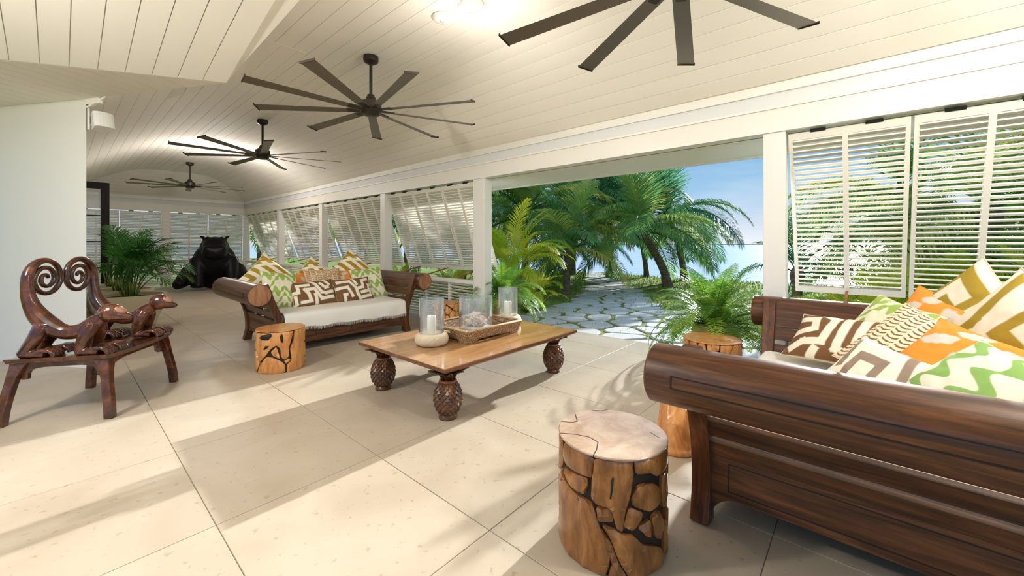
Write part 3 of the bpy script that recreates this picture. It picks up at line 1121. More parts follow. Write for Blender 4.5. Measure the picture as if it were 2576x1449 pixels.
# ================================================================== daybeds
def daybed(label, loc, rz):
    t_ = thing('daybed', label, 'daybed', loc, rz, 'pair of teak daybeds')
    D = 0.615
    ap = spline([(0.835, 0.0), (0.815, 0.12), (0.815, 0.25), (0.835, 0.38), (0.875, 0.50), (0.91, 0.59), (0.938, 0.67), (0.965, 0.75), (0.985, 0.805)], 6)

    def xat(z):
        for a, b_ in zip(ap, ap[1:]):
            if a[1] <= z <= b_[1]:
                return a[0] + (b_[0] - a[0]) * (z - a[1]) / max(1e-6, b_[1] - a[1])
        return ap[-1][0]
    RX, RZ_, RR = 1.062, 0.702, 0.122
    for s in (-1, 1):
        # curved corner posts
        for yc in (-D + 0.04, D - 0.04):
            poly = []
            inn = []
            for i, p in enumerate(ap):
                a, b_ = ap[max(0, i - 1)], ap[min(len(ap) - 1, i + 1)]
                d = Vector((b_[0] - a[0], b_[1] - a[1])).normalized()
                nx, nz = d.y, -d.x
                w = 0.034 + 0.012 * max(0, 1 - p[1] / 0.15)
                poly.append((p[0] + nx * w, p[1] + nz * w))
                inn.append((p[0] - nx * w, p[1] - nz * w))
            pp = [(x, max(0.0, z)) for x, z in poly + inn[::-1]]
            mb = MB()
            n = len(poly)
            vs = []
            for yy in (yc - 0.04, yc + 0.04):
                vs += [(s * x, yy, max(0, z)) for x, z in poly] + [(s * x, yy, max(0, z)) for x, z in inn]
            fs = []
            for i in range(n - 1):
                fs += [(i, i + 1, n + i + 1, n + i), (2 * n + i, 3 * n + i, 3 * n + i + 1, 2 * n + i + 1),
                       (i, 2 * n + i, 2 * n + i + 1, i + 1), (n + i, n + i + 1, 3 * n + i + 1, 3 * n + i)]
            fs += [(0, n, 3 * n, 2 * n), (n - 1, 3 * n - 1, 4 * n - 1, 2 * n - 1)]
            mb.add(vs, fs).build('corner_post', TEAKZ, t_, bevel=0.004)
        # slats that follow the sweep of the arm
        for z0, z1 in ((0.318, 0.378), (0.408, 0.482), (0.515, 0.60), (0.61, 0.80)):
            sec = []
            k = 4
            for i in range(k + 1):
                z = z0 + (z1 - z0) * i / k
                dx = (xat(z + 0.01) - xat(z - 0.01)) / 0.02
                nn = Vector((1, -dx)).normalized()
                sec.append((xat(z) + nn.x * 0.014, z + nn.y * 0.014))
            bk = []
            for i in range(k + 1):
                z = z0 + (z1 - z0) * i / k
                dx = (xat(z + 0.01) - xat(z - 0.01)) / 0.02
                nn = Vector((1, -dx)).normalized()
                bk.append((xat(z) - nn.x * 0.014, z - nn.y * 0.014))
            ring = sec + bk[::-1]
            n = len(ring)
            ya, yb = -D + 0.078, D - 0.078
            vs = [(s * x, ya, z) for x, z in ring] + [(s * x, yb, z) for x, z in ring]
            fs = [(i, (i + 1) % n, n + (i + 1) % n, n + i) for i in range(n)] + [tuple(range(n)), tuple(range(n, 2 * n))]
            MB().add(vs, fs).build('arm_slat', TEAK, t_)
        # lower arm panel with bracket feet
        yy = D - 0.078
        arc = [(yy - 0.11 * (1 - math.cos(a)), 0.02 + 0.115 * math.sin(a)) for a in [pi / 2 * i / 8 for i in range(9)]]
        poly = [(-yy, 0.312), (yy, 0.312)] + arc + [(-p[0], p[1]) for p in arc[::-1]]
        M = Matrix(((0, 0, 1, 0), (1, 0, 0, 0), (0, 1, 0, 0), (0, 0, 0, 1)))
        mb = MB().prism(poly, Matrix.Translation((s * 0.815 - 0.016, 0, 0)) @ M, (0, 0.032))
        mb.build('arm_panel', TEAK, t_)
        # carved frame line on the panel, groove shade laid on as dark strips
        xo = s * 0.815 + s * 0.016
        cl = MB()
        za, zb, ye = 0.165, 0.285, yy - 0.07
        for a, b_ in (((-ye, za), (ye, za + 0.005)), ((-ye, zb), (ye, zb + 0.005)), ((-ye, za), (-ye + 0.005, zb)), ((ye - 0.005, za), (ye, zb))):
            cl.box2((xo - 0.001, a[0], a[1]), (xo + 0.0012, b_[0], b_[1]))
        cl.build('groove_shade_strip', plain('groove_shade_dark', (26, 14, 8), 0.6) if 'groove_shade_dark' not in MATS else MATS['groove_shade_dark'], t_)
        # rolled arm
        L = D + 0.085
        pr = []
        for y, r in ((-L, RR - 0.012), (-L + 0.006, RR), (L - 0.006, RR), (L, RR - 0.012)):
            pr.append((r, y))
        M = Matrix.Translation((s * RX, 0, RZ_)) @ Matrix.Rotation(R(-90), 4, 'X')
        roll = MB().lathe(pr, 40, (0, 0, 0), M).build('arm_roll', TEAK, t_, smooth=True, auto=40)
        for e in (-1, 1):
            M2 = Matrix.Translation((s * RX, e * (L + 0.001), RZ_)) @ Matrix.Rotation(R(-90), 4, 'X')
            MB().lathe([(RR - 0.013, -0.004), (RR - 0.016, 0.004)], 32, (0, 0, 0), M2).build('end_grain_disc', ENDGR, t_)
        # long carved slot outside the roll, its shade drawn by dark raised strips
        cl = MB()
        for a0 in (-8, 14):
            for i in range(1):
                a = R(a0)
                c = Vector((s * (RX + math.cos(a) * RR), 0, RZ_ + math.sin(a) * RR))
                cl.box((c.x, 0, c.z), (0.004, 2 * L - 0.22, 0.005))
        for y in (-L + 0.11, L - 0.11):
            cl.box((s * (RX + math.cos(R(3)) * RR), y, RZ_ + math.sin(R(3)) * RR), (0.004, 0.005, 0.046))
        cl.build('groove_shade_strip', MATS['groove_shade_dark'], t_)
    # front and back seat rails
    for sy, nm in ((-1, 'front_rail'), (1, 'back_rail')):
        xx = 0.80
        arc = [(xx - 0.13 * (1 - math.cos(a)), 0.02 + 0.085 * math.sin(a)) for a in [pi / 2 * i / 8 for i in range(9)]]
        poly = [(-xx, 0.30), (xx, 0.30)] + arc + [(-p[0], p[1]) for p in arc[::-1]]
        M = Matrix.Translation((0, sy * (D - 0.035) + 0.018, 0)) @ Matrix(((1, 0, 0, 0), (0, 0, -1, 0), (0, 1, 0, 0), (0, 0, 0, 1)))
        MB().prism(poly, M, (0, 0.036)).build(nm, TEAKX, t_)
    # carved lines and crossed motif on the front rail, dark strips for groove shade
    yo = -(D - 0.035) - 0.018
    cl = MB()
    za, zb = 0.165, 0.225
    for xa, xb in ((-0.72, -0.44), (-0.38, -0.06), (0.06, 0.38), (0.44, 0.72)):
        cl.box2((xa, yo - 0.0012, za), (xb, yo + 0.001, za + 0.005))
        cl.box2((xa, yo - 0.0012, zb), (xb, yo + 0.001, zb + 0.005))
    for x in (-0.72, -0.44, -0.38, 0.38, 0.44, 0.72):
        cl.box2((x - 0.0025, yo - 0.0012, za), (x + 0.0025, yo + 0.001, zb))
    for a in (28, -28):
        cl.box((0, 0, 0), (0.006, 0.0022, 0.12), Matrix.Translation((0, yo, 0.195)) @ Matrix.Rotation(R(a), 4, 'Y'))
    for z in (0.245, 0.142):
        cl.box2((-0.03, yo - 0.0012, z), (0.03, yo + 0.001, z + 0.005))
    cl.build('groove_shade_strip', MATS['groove_shade_dark'], t_)
    MB().box2((-0.80, -D + 0.055, 0.235), (0.80, D - 0.055, 0.29)).build('seat_deck', TEAKX, t_)
    # low slatted back
    for z0, z1, nm in ((0.70, 0.80, 'top_rail'), (0.58, 0.66, 'back_slat'), (0.46, 0.54, 'back_slat'), (0.34, 0.42, 'back_slat')):
        w = 0.86 if z0 < 0.65 else 0.90
        MB().box2((-w, D - 0.06, z0), (w, D - 0.025, z1)).build(nm, TEAKX, t_, bevel=0.004)
    for x in (-0.62, 0.62):
        MB().box2((x - 0.03, D - 0.065, 0.28), (x + 0.03, D - 0.02, 0.70)).build('back_post', TEAKZ, t_)
    # seat mattress
    mt = MB().box2((-0.785, -D + 0.02, 0.292), (0.785, D - 0.07, 0.452)).build('mattress', MATT, t_)
    md = mt.modifiers.new('bevel', 'BEVEL')
    md.width = 0.05
    md.segments = 5
    mt.data.polygons.foreach_set('use_smooth', [True] * len(mt.data.polygons))
    return t_


S1 = (2.46, 5.485)
S2 = (2.76, -0.03)
daybed('dark teak daybed with rolled arms and fringed white throw beside the far shutters', (S1[0], S1[1], 0), 0)
daybed('dark teak daybed with a large rolled arm in the right foreground', (S2[0], S2[1], 0), pi)

# fringed throw over the far daybed seat
th = MB()
NXT, NYT = 60, 14
x0, x1 = -0.79, 0.79
yF = -0.615
path_yz = [(0.30, 0.462), (0.0, 0.463), (-0.3, 0.463), (-0.5, 0.462), (-0.585, 0.452), (-0.615, 0.425), (-0.626, 0.38), (-0.630, 0.33), (-0.632, 0.285)]
path_yz = spline(path_yz, 3)
vs = []
for i in range(NXT + 1):
    x = x0 + (x1 - x0) * i / NXT
    drop = 0.03 * i / NXT + 0.008 * math.sin(i * 0.5)
    for j, (y, z) in enumerate(path_yz):
        k = max(0, (0.42 - z)) / 0.14
        vs.append((x, y - 0.008 * math.sin(i * 0.42) * k - 0.004 * k, z - drop * k + 0.0015 * math.sin(x * 9 + y * 7)))
m_ = len(path_yz)
fs = [(i * m_ + j, (i + 1) * m_ + j, (i + 1) * m_ + j + 1, i * m_ + j + 1) for i in range(NXT) for j in range(m_ - 1)]
th.add(vs, fs)
throw = thing('throw_blanket', 'white cotton throw with fringed edge on the far daybed', 'blanket', (S1[0], S1[1], 0))
tb = th.build('cloth', MATT, throw, smooth=True)
sd = tb.modifiers.new('thick', 'SOLIDIFY')
sd.thickness = 0.005
fr = MB()
random.seed(8)
for i in range(150):
    x = x0 + (x1 - x0) * (i + 0.5) / 150
    q = (x - x0) / (x1 - x0)
    z = 0.286 - (0.03 * q + 0.008 * math.sin(q * NXT * 0.5))
    y = -0.634 - 0.008 * math.sin(q * NXT * 0.42)
    dx = random.uniform(-0.006, 0.006)
    fr.tube([(x, y, z), (x + dx * 0.5, y - 0.003, z - 0.015), (x + dx, y - 0.001, z - 0.03 - random.uniform(0, 0.008))], [0.0022, 0.002, 0.001], 4)
fo = fr.build('fringe', MATT, throw)
fo['kind'] = 'stuff'


# ================================================================== cushions
def sd_seg(p, a, b_):
    px, py = p[0] - a[0], p[1] - a[1]
    bx, by = b_[0] - a[0], b_[1] - a[1]
    L = max(1e-6, math.hypot(bx, by))
    al = (px * bx + py * by) / L
    pe = abs(px * by - py * bx) / L
    return max(pe, -al, al - L)


def strokes(lines, w, fg, bg):
    def f(u, v):
        p = ((u + 1) * 5, (1 - v) * 3)
        d = min(sd_seg(p, a, b_) for l in lines for a, b_ in zip(l, l[1:]))
        k = max(0.0, min(1.0, (w - d) / 0.09 + 0.5))
        return tuple(bg[i] + (fg[i] - bg[i]) * k for i in range(3))
    return f


CREAM = lin((246, 236, 214))
BROWN = lin((122, 84, 50))
GREYB = lin((150, 128, 110))
GOLD = lin((176, 140, 34))
OLIVE = lin((168, 140, 40))
ORANGE = lin((240, 148, 50))
PALEG = lin((214, 204, 192))
TAN = lin((218, 188, 146))
TANL = lin((244, 224, 192))
BRN2 = lin((128, 88, 46))
GREEN = lin((156, 182, 84))
GREEN2 = lin((136, 174, 92))
BEIGE = lin((222, 204, 170))

maze1 = [[(0, 2.7), (1.5, 2.7), (1.5, 1.2), (3.9, 1.2)], [(1.9, 5.0), (3.8, 5.0), (3.5, 3.3), (2.9, 2.3), (5.0, 2.3), (6.1, 4.8), (9.0, 4.5)],
         [(5.0, 6), (4.9, 3.7)], [(4.5, 0), (5.4, 1.2), (6.4, 3.3), (7.3, 3.6), (9.6, 3.2)], [(6.6, 1.2), (7.5, 2.3), (8.2, 2.2)], [(7.6, 0.2), (8.6, 1.5)], [(0, 5.7), (0.7, 5.2), (0.6, 3.6)]]
maze2 = [[(1.0, 1.1), (4.0, 1.1), (5.2, 3.0), (5.4, 4.6), (6.2, 6)], [(4.9, 0), (5.6, 2.0)], [(0, 2.6), (3.2, 2.6), (4.0, 4.8)], [(2.2, 6), (2.0, 4.3), (2.6, 4.3)],
         [(9.0, 0.9), (7.4, 1.1), (7.2, 2.9), (5.3, 3.2)], [(10, 2.3), (9.0, 2.5), (8.8, 3.9), (6.5, 4.2)], [(6.7, 5.4), (9.0, 5.1), (9.4, 3.6)]]
maze3 = [[(0, 1.2), (2.2, 1.2), (2.6, 2.6), (0.4, 3.4)], [(1.0, 5.2), (2.0, 4.4), (3.9, 4.2), (4.2, 1.0), (3.0, 0.2)], [(3.0, 6), (3.4, 5.2)], [(5.4, 0), (5.4, 4.8), (7.2, 5.6), (10, 5.0)],
         [(6.9, 0.8), (6.9, 3.8), (9.2, 3.8)], [(8.3, 0), (8.4, 2.0), (10, 2.2)]]
pat_brown1 = strokes(maze1, 0.36, CREAM, BROWN)
pat_brown2 = strokes(maze2, 0.36, CREAM, BROWN)
pat_brown3 = strokes(maze3, 0.42, CREAM, BROWN)
pat_brown4 = strokes([[(3, 6), (3, 2.5), (6, 2.5), (6, 5)], [(7.6, 0.5), (9, 3.5)], [(0.5, 1), (1.5, 4)]], 0.5, GREYB, CREAM)
pat_olive = strokes([[(0.6, 6), (0.6, 1.0), (4.6, 1.0), (4.6, 3.0), (2.6, 3.0), (2.6, 6)], [(4.6, 5.0), (6.6, 5.0), (6.6, 0.4)], [(8.6, 0), (8.6, 6)], [(6.6, 2.2), (8.6, 2.2)]], 0.46, OLIVE, CREAM)
pat_olive2 = strokes([[(1.0, 0), (2.4, 3), (2.4, 6)], [(4.6, 0.4), (4.6, 2.4), (8.0, 2.4), (8.0, 0.4)], [(4.6, 6), (4.6, 4.0), (10, 4.0)], [(7.0, 6), (7.0, 5.3), (10, 5.3)]], 0.46, OLIVE, CREAM)


def pat_gold(u, v):
    a, b_ = 1 - u, 1 - v
    tt = min(a, b_)
    band = int(tt / 0.21)
    side = abs(a - b_)
    if band % 2 == 1 and 0.9 < side < 1.1:
        return CREAM
    if band % 2 == 0 and 1.3 < side < 1.45:
        return GOLD
    return CREAM if band % 2 == 0 else GOLD


def pat_orange(u, v):
    for cx, cy, a, b_, ro in ((-0.5, 0.35, 0.3, 0.16, 0.5), (0.1, -0.1, 0.2, 0.33, 0.3), (0.55, 0.5, 0.28, 0.15, -0.4), (0.7, -0.35, 0.16, 0.28, 0.2), (-0.65, -0.45, 0.2, 0.14, 0), (-0.15, 0.75, 0.25, 0.13, 0.3), (0.2, -0.75, 0.26, 0.14, 0.1)):
        x, y = u - cx, v - cy
        c, s_ = math.cos(ro), math.sin(ro)
        x, y = x * c + y * s_, -x * s_ + y * c
        q = 1 + 0.14 * math.sin(7 * math.atan2(y, x)) - (x / a) ** 2 - (y / b_) ** 2
        if q > -0.12:
            k = max(0.0, min(1.0, q / 0.24 + 0.5))
            return tuple(ORANGE[i] + (PALEG[i] - ORANGE[i]) * k for i in range(3))
    return ORANGE


def pat_tan(u, v, dark=lin((140, 100, 60)), light=TANL):
    c = (u + 1) * 3.5
    fc = c - math.floor(c)
    if fc < 0.10:
        return light
    ph = (v + 1) * 9 + 0.5 * math.cos((fc - 0.5) * pi)
    return dark if (ph - math.floor(ph)) < 0.36 else (TAN if light is TANL else light)


def pat_tan2(u, v):
    return pat_tan(u, v, BRN2, lin((246, 228, 196)))


def pat_green(u, v, g=GREEN):
    a = abs(u)
    q = math.sin(11 * v + 8 * a + 1.8 * math.sin(9 * a + 4 * v)) + 0.7 * math.sin(17 * a - 7 * v)
    k = max(0.0, min(1.0, (q - 0.1) / 0.3 + 0.5))
    c = lin((238, 232, 204))
    return tuple(c[i] + (g[i] - c[i]) * k for i in range(3))


def pat_green2(u, v):
    q = math.sin(8 * u + 1.4 * math.sin(9 * v)) + 0.5 * math.sin(13 * v + 4 * u)
    k = max(0.0, min(1.0, (q - 0.35) / 0.2 + 0.5))
    c = lin((240, 232, 212))
    return tuple(c[i] + (GREEN2[i] - c[i]) * k for i in range(3))


def cushion(label, w, h, t, loc, yaw, tilt, roll, pat, back, N=72, fringe=False):
    vs, fs, cols = [], [], []
    ph = random.uniform(0, 9)

    def pos(u, v, side):
        x = w / 2 * u * (1 - 0.09 * (1 - v * v) * u * u)
        z = h / 2 * v * (1 - 0.09 * (1 - u * u) * v * v)
        e = max(0.0, (1 - abs(u) ** 2.6)) * max(0.0, (1 - abs(v) ** 2.6))
        d = t / 2 * e ** 0.55
        d *= 1 + 0.08 * mnoise.noise(Vector((u * 1.7 + ph, v * 1.7, side)))
        d += 0.006 * mnoise.noise(Vector((u * 5 + ph, v * 4, side * 3))) * e
        return (x, -side * d, z)
    idx = {}
    for side in (1, -1):
        for i in range(N + 1):
            for j in range(N + 1):
                u, v = -1 + 2 * i / N, -1 + 2 * j / N
                edge = i in (0, N) or j in (0, N)
                if side == -1 and edge:
                    idx[(side, i, j)] = idx[(1, i, j)]
                    continue
                idx[(side, i, j)] = len(vs)
                vs.append(pos(u, v, side))
                cols.append(pat(u, v) if side == 1 and not edge else back)
        for i in range(N):
            for j in range(N):
                q = (idx[(side, i, j)], idx[(side, i + 1, j)], idx[(side, i + 1, j + 1)], idx[(side, i, j + 1)])
                fs.append(q if side == 1 else q[::-1])
    me = bpy.data.meshes.new('cover')
    me.from_pydata(vs, [], fs)
    ca = me.color_attributes.new('print', 'FLOAT_COLOR', 'POINT')
    flat = []
    for c in cols:
        flat += [c[0], c[1], c[2], 1.0]
    ca.data.foreach_set('color', flat)
    me.polygons.foreach_set('use_smooth', [True] * len(me.polygons))
    M = Matrix.Rotation(yaw, 4, 'Z') @ Matrix.Rotation(-tilt, 4, 'X') @ Matrix.Rotation(roll, 4, 'Y')
    r_ = thing('cushion', label, 'cushion', loc)
    r_.rotation_euler = M.to_euler()
    place('cover', me, CLOTH, r_)
    # piping round the seam
    ring = []
    for i in range(N):
        ring.append(pos(-1 + 2 * i / N, -1, 1))
    for i in range(N):
        ring.append(pos(1, -1 + 2 * i / N, 1))
    for i in range(N):
        ring.append(pos(1 - 2 * i / N, 1, 1))
    for i in range(N + 1):
        ring.append(pos(-1, 1 - 2 * i / N, 1))
    pm = plain('piping_%d' % len(MATS), [min(255, int(255 * (1.055 * max(0, c) ** (1 / 2.4) - 0.055))) for c in back], 0.85)
    MB().tube(ring[::2] + ring[:1], 0.0042, 5).build('piping', pm, r_, smooth=True)
    return r_


random.seed(21)
q45 = R(45)
# far daybed (faces the camera side, -Y)
cushion('gold and white maze cushion standing on its corner, leftmost on the far daybed', 0.52, 0.52, 0.15, (1.80, 5.80, 0.80), R(8), R(20), q45, pat_gold, BEIGE)
cushion('gold and white maze cushion peeking up behind the tan ribbed cushion', 0.50, 0.50, 0.14, (2.40, 5.86, 0.74), R(0), R(18), q45, pat_gold, BEIGE)
cushion('gold and white maze cushion standing on its corner, rightmost on the far daybed', 0.54, 0.54, 0.15, (2.95, 5.84, 0.82), R(-6), R(18), q45, pat_gold, BEIGE)
cushion('orange cushion with pale ovals, left one on the far daybed', 0.50, 0.46, 0.14, (2.06, 5.66, 0.655), R(6), R(22), R(4), pat_orange, ORANGE)
cushion('orange cushion with pale ovals, right one on the far daybed', 0.48, 0.46, 0.14, (2.80, 5.68, 0.655), R(0), R(20), R(-2), pat_orange, ORANGE)
cushion('tan ribbed woven cushion in the middle of the far daybed', 0.50, 0.50, 0.14, (2.42, 5.58, 0.675), R(0), R(22), R(0), pat_tan, TAN)
cushion('pale green ikat cushion against the left arm of the far daybed', 0.48, 0.48, 0.15, (1.82, 5.44, 0.675), R(18), R(20), R(8), pat_green, lin((222, 220, 170)))
cushion('pale green ikat cushion near the right arm of the far daybed', 0.48, 0.48, 0.14, (3.06, 5.55, 0.665), R(-8), R(22), R(-6), pat_green, lin((222, 220, 170)))
cushion('brown and cream maze lumbar cushion, left one on the far daybed', 0.58, 0.36, 0.14, (2.19, 5.38, 0.605), R(0), R(28), R(-3), pat_brown1, BEIGE, 84)
cushion('brown and cream maze lumbar cushion, right one on the far daybed', 0.56, 0.36, 0.14, (2.74, 5.40, 0.605), R(0), R(28), R(-2), pat_brown2, BEIGE, 84)
# near daybed (faces +Y), seen from its end
cushion('brown and cream maze lumbar cushion lying flat at the front of the near daybed', 0.60, 0.38, 0.15, (3.26, 0.09, 0.635), R(-118), R(48), R(-4), pat_brown3, BEIGE, 120)
cushion('white cushion with taupe bars behind the near rolled arm', 0.37, 0.32, 0.14, (2.72, -0.06, 0.60), R(-118), R(46), R(16), pat_brown4, BEIGE, 110)
cushion('tan ribbed cushion with brown scallops on the near daybed', 0.50, 0.50, 0.17, (3.02, -0.20, 0.665), R(-118), R(44), R(24), pat_tan2, lin((236, 214, 176)), 140)
cushion('orange cushion with pale ovals behind the near rolled arm', 0.56, 0.46, 0.17, (2.82, -0.36, 0.645), R(-126), R(46), R(16), pat_orange, ORANGE, 110)
cushion('green and cream ikat cushion closest to the camera on the near daybed', 0.46, 0.42, 0.17, (2.52, -0.38, 0.64), R(-136), R(50), R(16), pat_green2, BEIGE, 110)
cushion('olive and white maze cushion standing on its corner against the shutters', 0.52, 0.52, 0.17, (3.38, -0.45, 0.82), R(-140), R(14), q45, pat_olive, BEIGE, 120)
cushion('olive and white maze cushion at the right edge of the picture', 0.58, 0.58, 0.17, (3.07, -0.54, 0.74), R(-145), R(16), R(38), pat_olive2, BEIGE, 120)
cushion('green and cream ikat cushion half hidden behind the ribbed cushion', 0.48, 0.46, 0.14, (3.36, -0.10, 0.70), R(-140), R(36), R(10), pat_green, BEIGE, 70)
cushion('orange cushion half hidden against the far arm of the near daybed', 0.46, 0.46, 0.16, (3.42, -0.30, 0.74), R(-140), R(26), R(12), pat_orange, ORANGE, 60)

# ================================================================== coffee table
ct = thing('coffee_table', 'low teak coffee table on carved pineapple legs', 'table', (2.54, 2.69, 0))
TZ = 0.405
HX, HY = 0.83, 0.585
MB().box2((-HX + 0.003, -HY + 0.003, TZ - 0.005), (HX - 0.003, HY - 0.003, TZ)).build('table_top', TOPW, ct)
MB().box2((-HX, -HY, TZ - 0.028), (HX, HY, TZ - 0.0045)).build('edge_band', EDGEW, ct, bevel=0.002)
und = MB()
vs = [(-HX + 0.004, -HY + 0.004, TZ - 0.028), (HX - 0.004, -HY + 0.004, TZ - 0.028), (HX - 0.004, HY - 0.004, TZ - 0.028), (-HX + 0.004, HY - 0.004, TZ - 0.028),
      (-HX + 0.05, -HY + 0.05, TZ - 0.055), (HX - 0.05, -HY + 0.05, TZ - 0.055), (HX - 0.05, HY - 0.05, TZ - 0.055), (-HX + 0.05, HY - 0.05, TZ - 0.055)]
und.add(vs, [(0, 1, 2, 3), (7, 6, 5, 4), (0, 4, 5, 1), (1, 5, 6, 2), (2, 6, 7, 3), (3, 7, 4, 0)])
und.build('edge_moulding', EDGEW, ct)


def pine_r(z):
    k = (z - 0.035) / 0.225
    return 0.056 + 0.042 * math.sin(pi * min(1, max(0, k)) ** 0.92) ** 0.8


pb = MB()
rows, nn = 11, 15
z_at = lambda j: 0.035 + 0.225 * j / rows
for j in range(-1, rows):
    for i in range(nn):
        off = 0.5 * (j % 2)
        a0 = 2 * pi * (i + off) / nn
        da = pi / nn
        zl, zm, zh = max(0.03, z_at(j)), z_at(j + 1), min(0.265, z_at(j + 2))
        if j == rows - 1:
            zh = 0.262
        P = lambda a, z, e=0.0: ((pine_r(z) + e) * math.cos(a), (pine_r(z) + e) * math.sin(a), z)
        vs = [P(a0, zl), P(a0 + da, zm), P(a0, zh), P(a0 - da, zm), P(a0, zm * 0.6 + zl * 0.4, 0.0115)]
        pb.add(vs, [(0, 1, 4), (1, 2, 4), (2, 3, 4), (3, 0, 4)])
pb.lathe([(0.05, 0.03), (pine_r(0.08) - 0.006, 0.08), (pine_r(0.15) - 0.006, 0.15), (pine_r(0.22) - 0.006, 0.22), (0.05, 0.262)], 20)
pm_body = pb.mesh('pineapple')
pm_body.materials.append(PINE)
pm_foot = MB().lathe([(0.05, 0.0), (0.066, 0.0), (0.068, 0.012), (0.060, 0.022), (0.056, 0.04)], 24).mesh('foot', True)
pm_foot.materials.append(PINE)
pm_col = MB().lathe([(0.045, 0.256), (0.062, 0.258), (0.066, 0.266), (0.062, 0.274), (0.045, 0.277)], 24).mesh('collar', True)
pm_col.materials.append(EDGEW)
lf = MB()
lp = spline([(0.040, 0.270), (0.050, 0.295), (0.078, 0.325), (0.125, 0.345), (0.150, 0.350)], 4)
vs = []
for i, (r_, z) in enumerate(lp):
    k = i / (len(lp) - 1)
    w = 0.024 * (1 - k ** 2.2) + 0.003
    vs += [(r_, -w, z), (r_ - 0.010 * (1 - k), 0, z + 0.004), (r_, w, z), (r_ - 0.008, 0, z + 0.012)]
fs = []
for i in range(len(lp) - 1):
    a = 4 * i
    fs += [(a, a + 4, a + 5, a + 1), (a + 1, a + 5, a + 6, a + 2), (a + 2, a + 6, a + 7, a + 3), (a + 3, a + 7, a + 4, a)]
e = 4 * (len(lp) - 1)
fs += [(0, 1, 2, 3), (e + 3, e + 2, e + 1, e)]
pm_leaf = lf.add(vs, fs).mesh('crown_leaf', True)
pm_leaf.materials.append(PINE)
for lx, ly in ((-0.69, -0.45), (-0.69, 0.42), (0.66, -0.42), (0.66, 0.42)):
    leg = place('leg', pm_body, None, ct, (lx, ly, 0))
    place('foot', pm_foot, None, leg)
    place('collar', pm_col, None, leg)
    for i in range(9):
        place('crown_leaf', pm_leaf, None, leg, None, (0, 0, 2 * pi * i / 9))


# ================================================================== things on the table
def hurricane(label, loc, s=1.0):
    t_ = thing('hurricane_candle_holder', label, 'candle holder', loc, 0, 'hurricane candle holders on the coffee table')
    mb = MB()
    n, rows_ = 23, 11
    prof_ = []
    for j in range(rows_ + 1):
        a = -pi / 2 + pi * j / rows_
        prof_.append((0.088 + 0.046 * math.cos(a) ** 0.7 if math.cos(a) > 1e-4 else 0.088, 0.05 + 0.05 * math.sin(a)))
    vs = []
    for j, (r_, z) in enumerate(prof_):
        for i in range(n * 2):
            a = 2 * pi * i / (n * 2)
            b_ = 0.0075 if (i + j) % 2 else -0.003
            vs.append(((r_ + b_) * math.cos(a), (r_ + b_) * math.sin(a), z))
    fs = []
    N = n * 2
    for j in range(rows_):
        for i in range(N):
            fs.append((j * N + i, j * N + (i + 1) % N, (j + 1) * N + (i + 1) % N, (j + 1) * N + i))
    fs.append(tuple(range(N))[::-1])
    fs.append(tuple(rows_ * N + i for i in range(N)))
    base = mb.add(vs, fs).build('knitted_base', ROPE, t_, smooth=True)
    R1 = 0.104
    MB().lathe([(R1 - 0.004, 0.085), (R1, 0.085), (R1, 0.388), (R1 - 0.004, 0.388)], 40, closed=True).build('glass_cylinder', GLASS, t_, smooth=True, auto=40)
    c_ = MB().lathe([(0.037, 0.097), (0.038, 0.10), (0.038, 0.236), (0.034, 0.242), (0.012, 0.236)], 28).build('candle', WAX, t_, smooth=True, auto=40)
    MB().tube([(0, 0, 0.234), (0.001, 0, 0.25), (0.004, 0, 0.258)], 0.0015, 5).build('wick', WICK, c_)
    return t_


hurricane('glass hurricane with white candle on knitted rope base, near end of the coffee table', (2.07, 2.72, TZ))
hurricane('glass hurricane with white candle on knitted rope base, behind the rattan tray', (3.12, 2.80, TZ))

tr_ = thing('rattan_tray', 'rectangular woven rattan tray with handle slots on the coffee table', 'tray', (2.585, 2.735, TZ))
hx, hy = 0.315, 0.245
MB().box2((-hx + 0.015, -hy + 0.015, 0.028), (hx - 0.015, hy - 0.015, 0.038)).build('tray_floor', WEAVE, tr_)


def tray_side(length, M, handle):
    """outer wall drawn in x,z; leaning outwards; arched foot"""
    L = length / 2
    lean = 0.035
    zt = 0.112

    def wall(poly):
        vs = []
        for (x, z) in poly:
            vs.append((x * (1 + 0.09 * z / zt), -lean * z / zt - 0.007, z))
        for (x, z) in poly:
            vs.append((x * (1 + 0.09 * z / zt), -lean * z / zt + 0.007, z))
        n_ = len(poly)
        fs_ = [tuple(range(n_)), tuple(range(n_, 2 * n_))[::-1]] + [(i, (i + 1) % n_, n_ + (i + 1) % n_, n_ + i) for i in range(n_)]
        mb.add(vs, fs_, M)
    mb = MB()
    f = 0.085
    wall([(-L, 0), (-L + f, 0), (-L + f + 0.03, 0.028), (-L + f + 0.03, 0.05), (-L, 0.05)])
    wall([(L, 0), (L, 0.05), (L - f - 0.03, 0.05), (L - f - 0.03, 0.028), (L - f, 0)])
    wall([(-L + f + 0.03, 0.028), (L - f - 0.03, 0.028), (L - f - 0.03, 0.05), (-L + f + 0.03, 0.05)])
    hw = 0.052
    if handle:
        wall([(-L, 0.05), (L, 0.05), (L, 0.066), (-L, 0.066)])
        wall([(-L, 0.066), (-hw, 0.066), (-hw, 0.092), (-L, 0.092)])
        wall([(hw, 0.066), (L, 0.066), (L, 0.092), (hw, 0.092)])
        wall([(-L, 0.092), (L, 0.092), (L, zt), (-L, zt)])
    else:
        wall([(-L, 0.05), (L, 0.05), (L, zt), (-L, zt)])
    mb.build('tray_side', WEAVE, tr_)
    ends = [Vector((sx * L * 1.09, -lean, zt + 0.003)) for sx in (-1, 1)]
    MB().tube([M @ e_ for e_ in ends], 0.0095, 8).build('rim', BASKET, tr_, smooth=True)


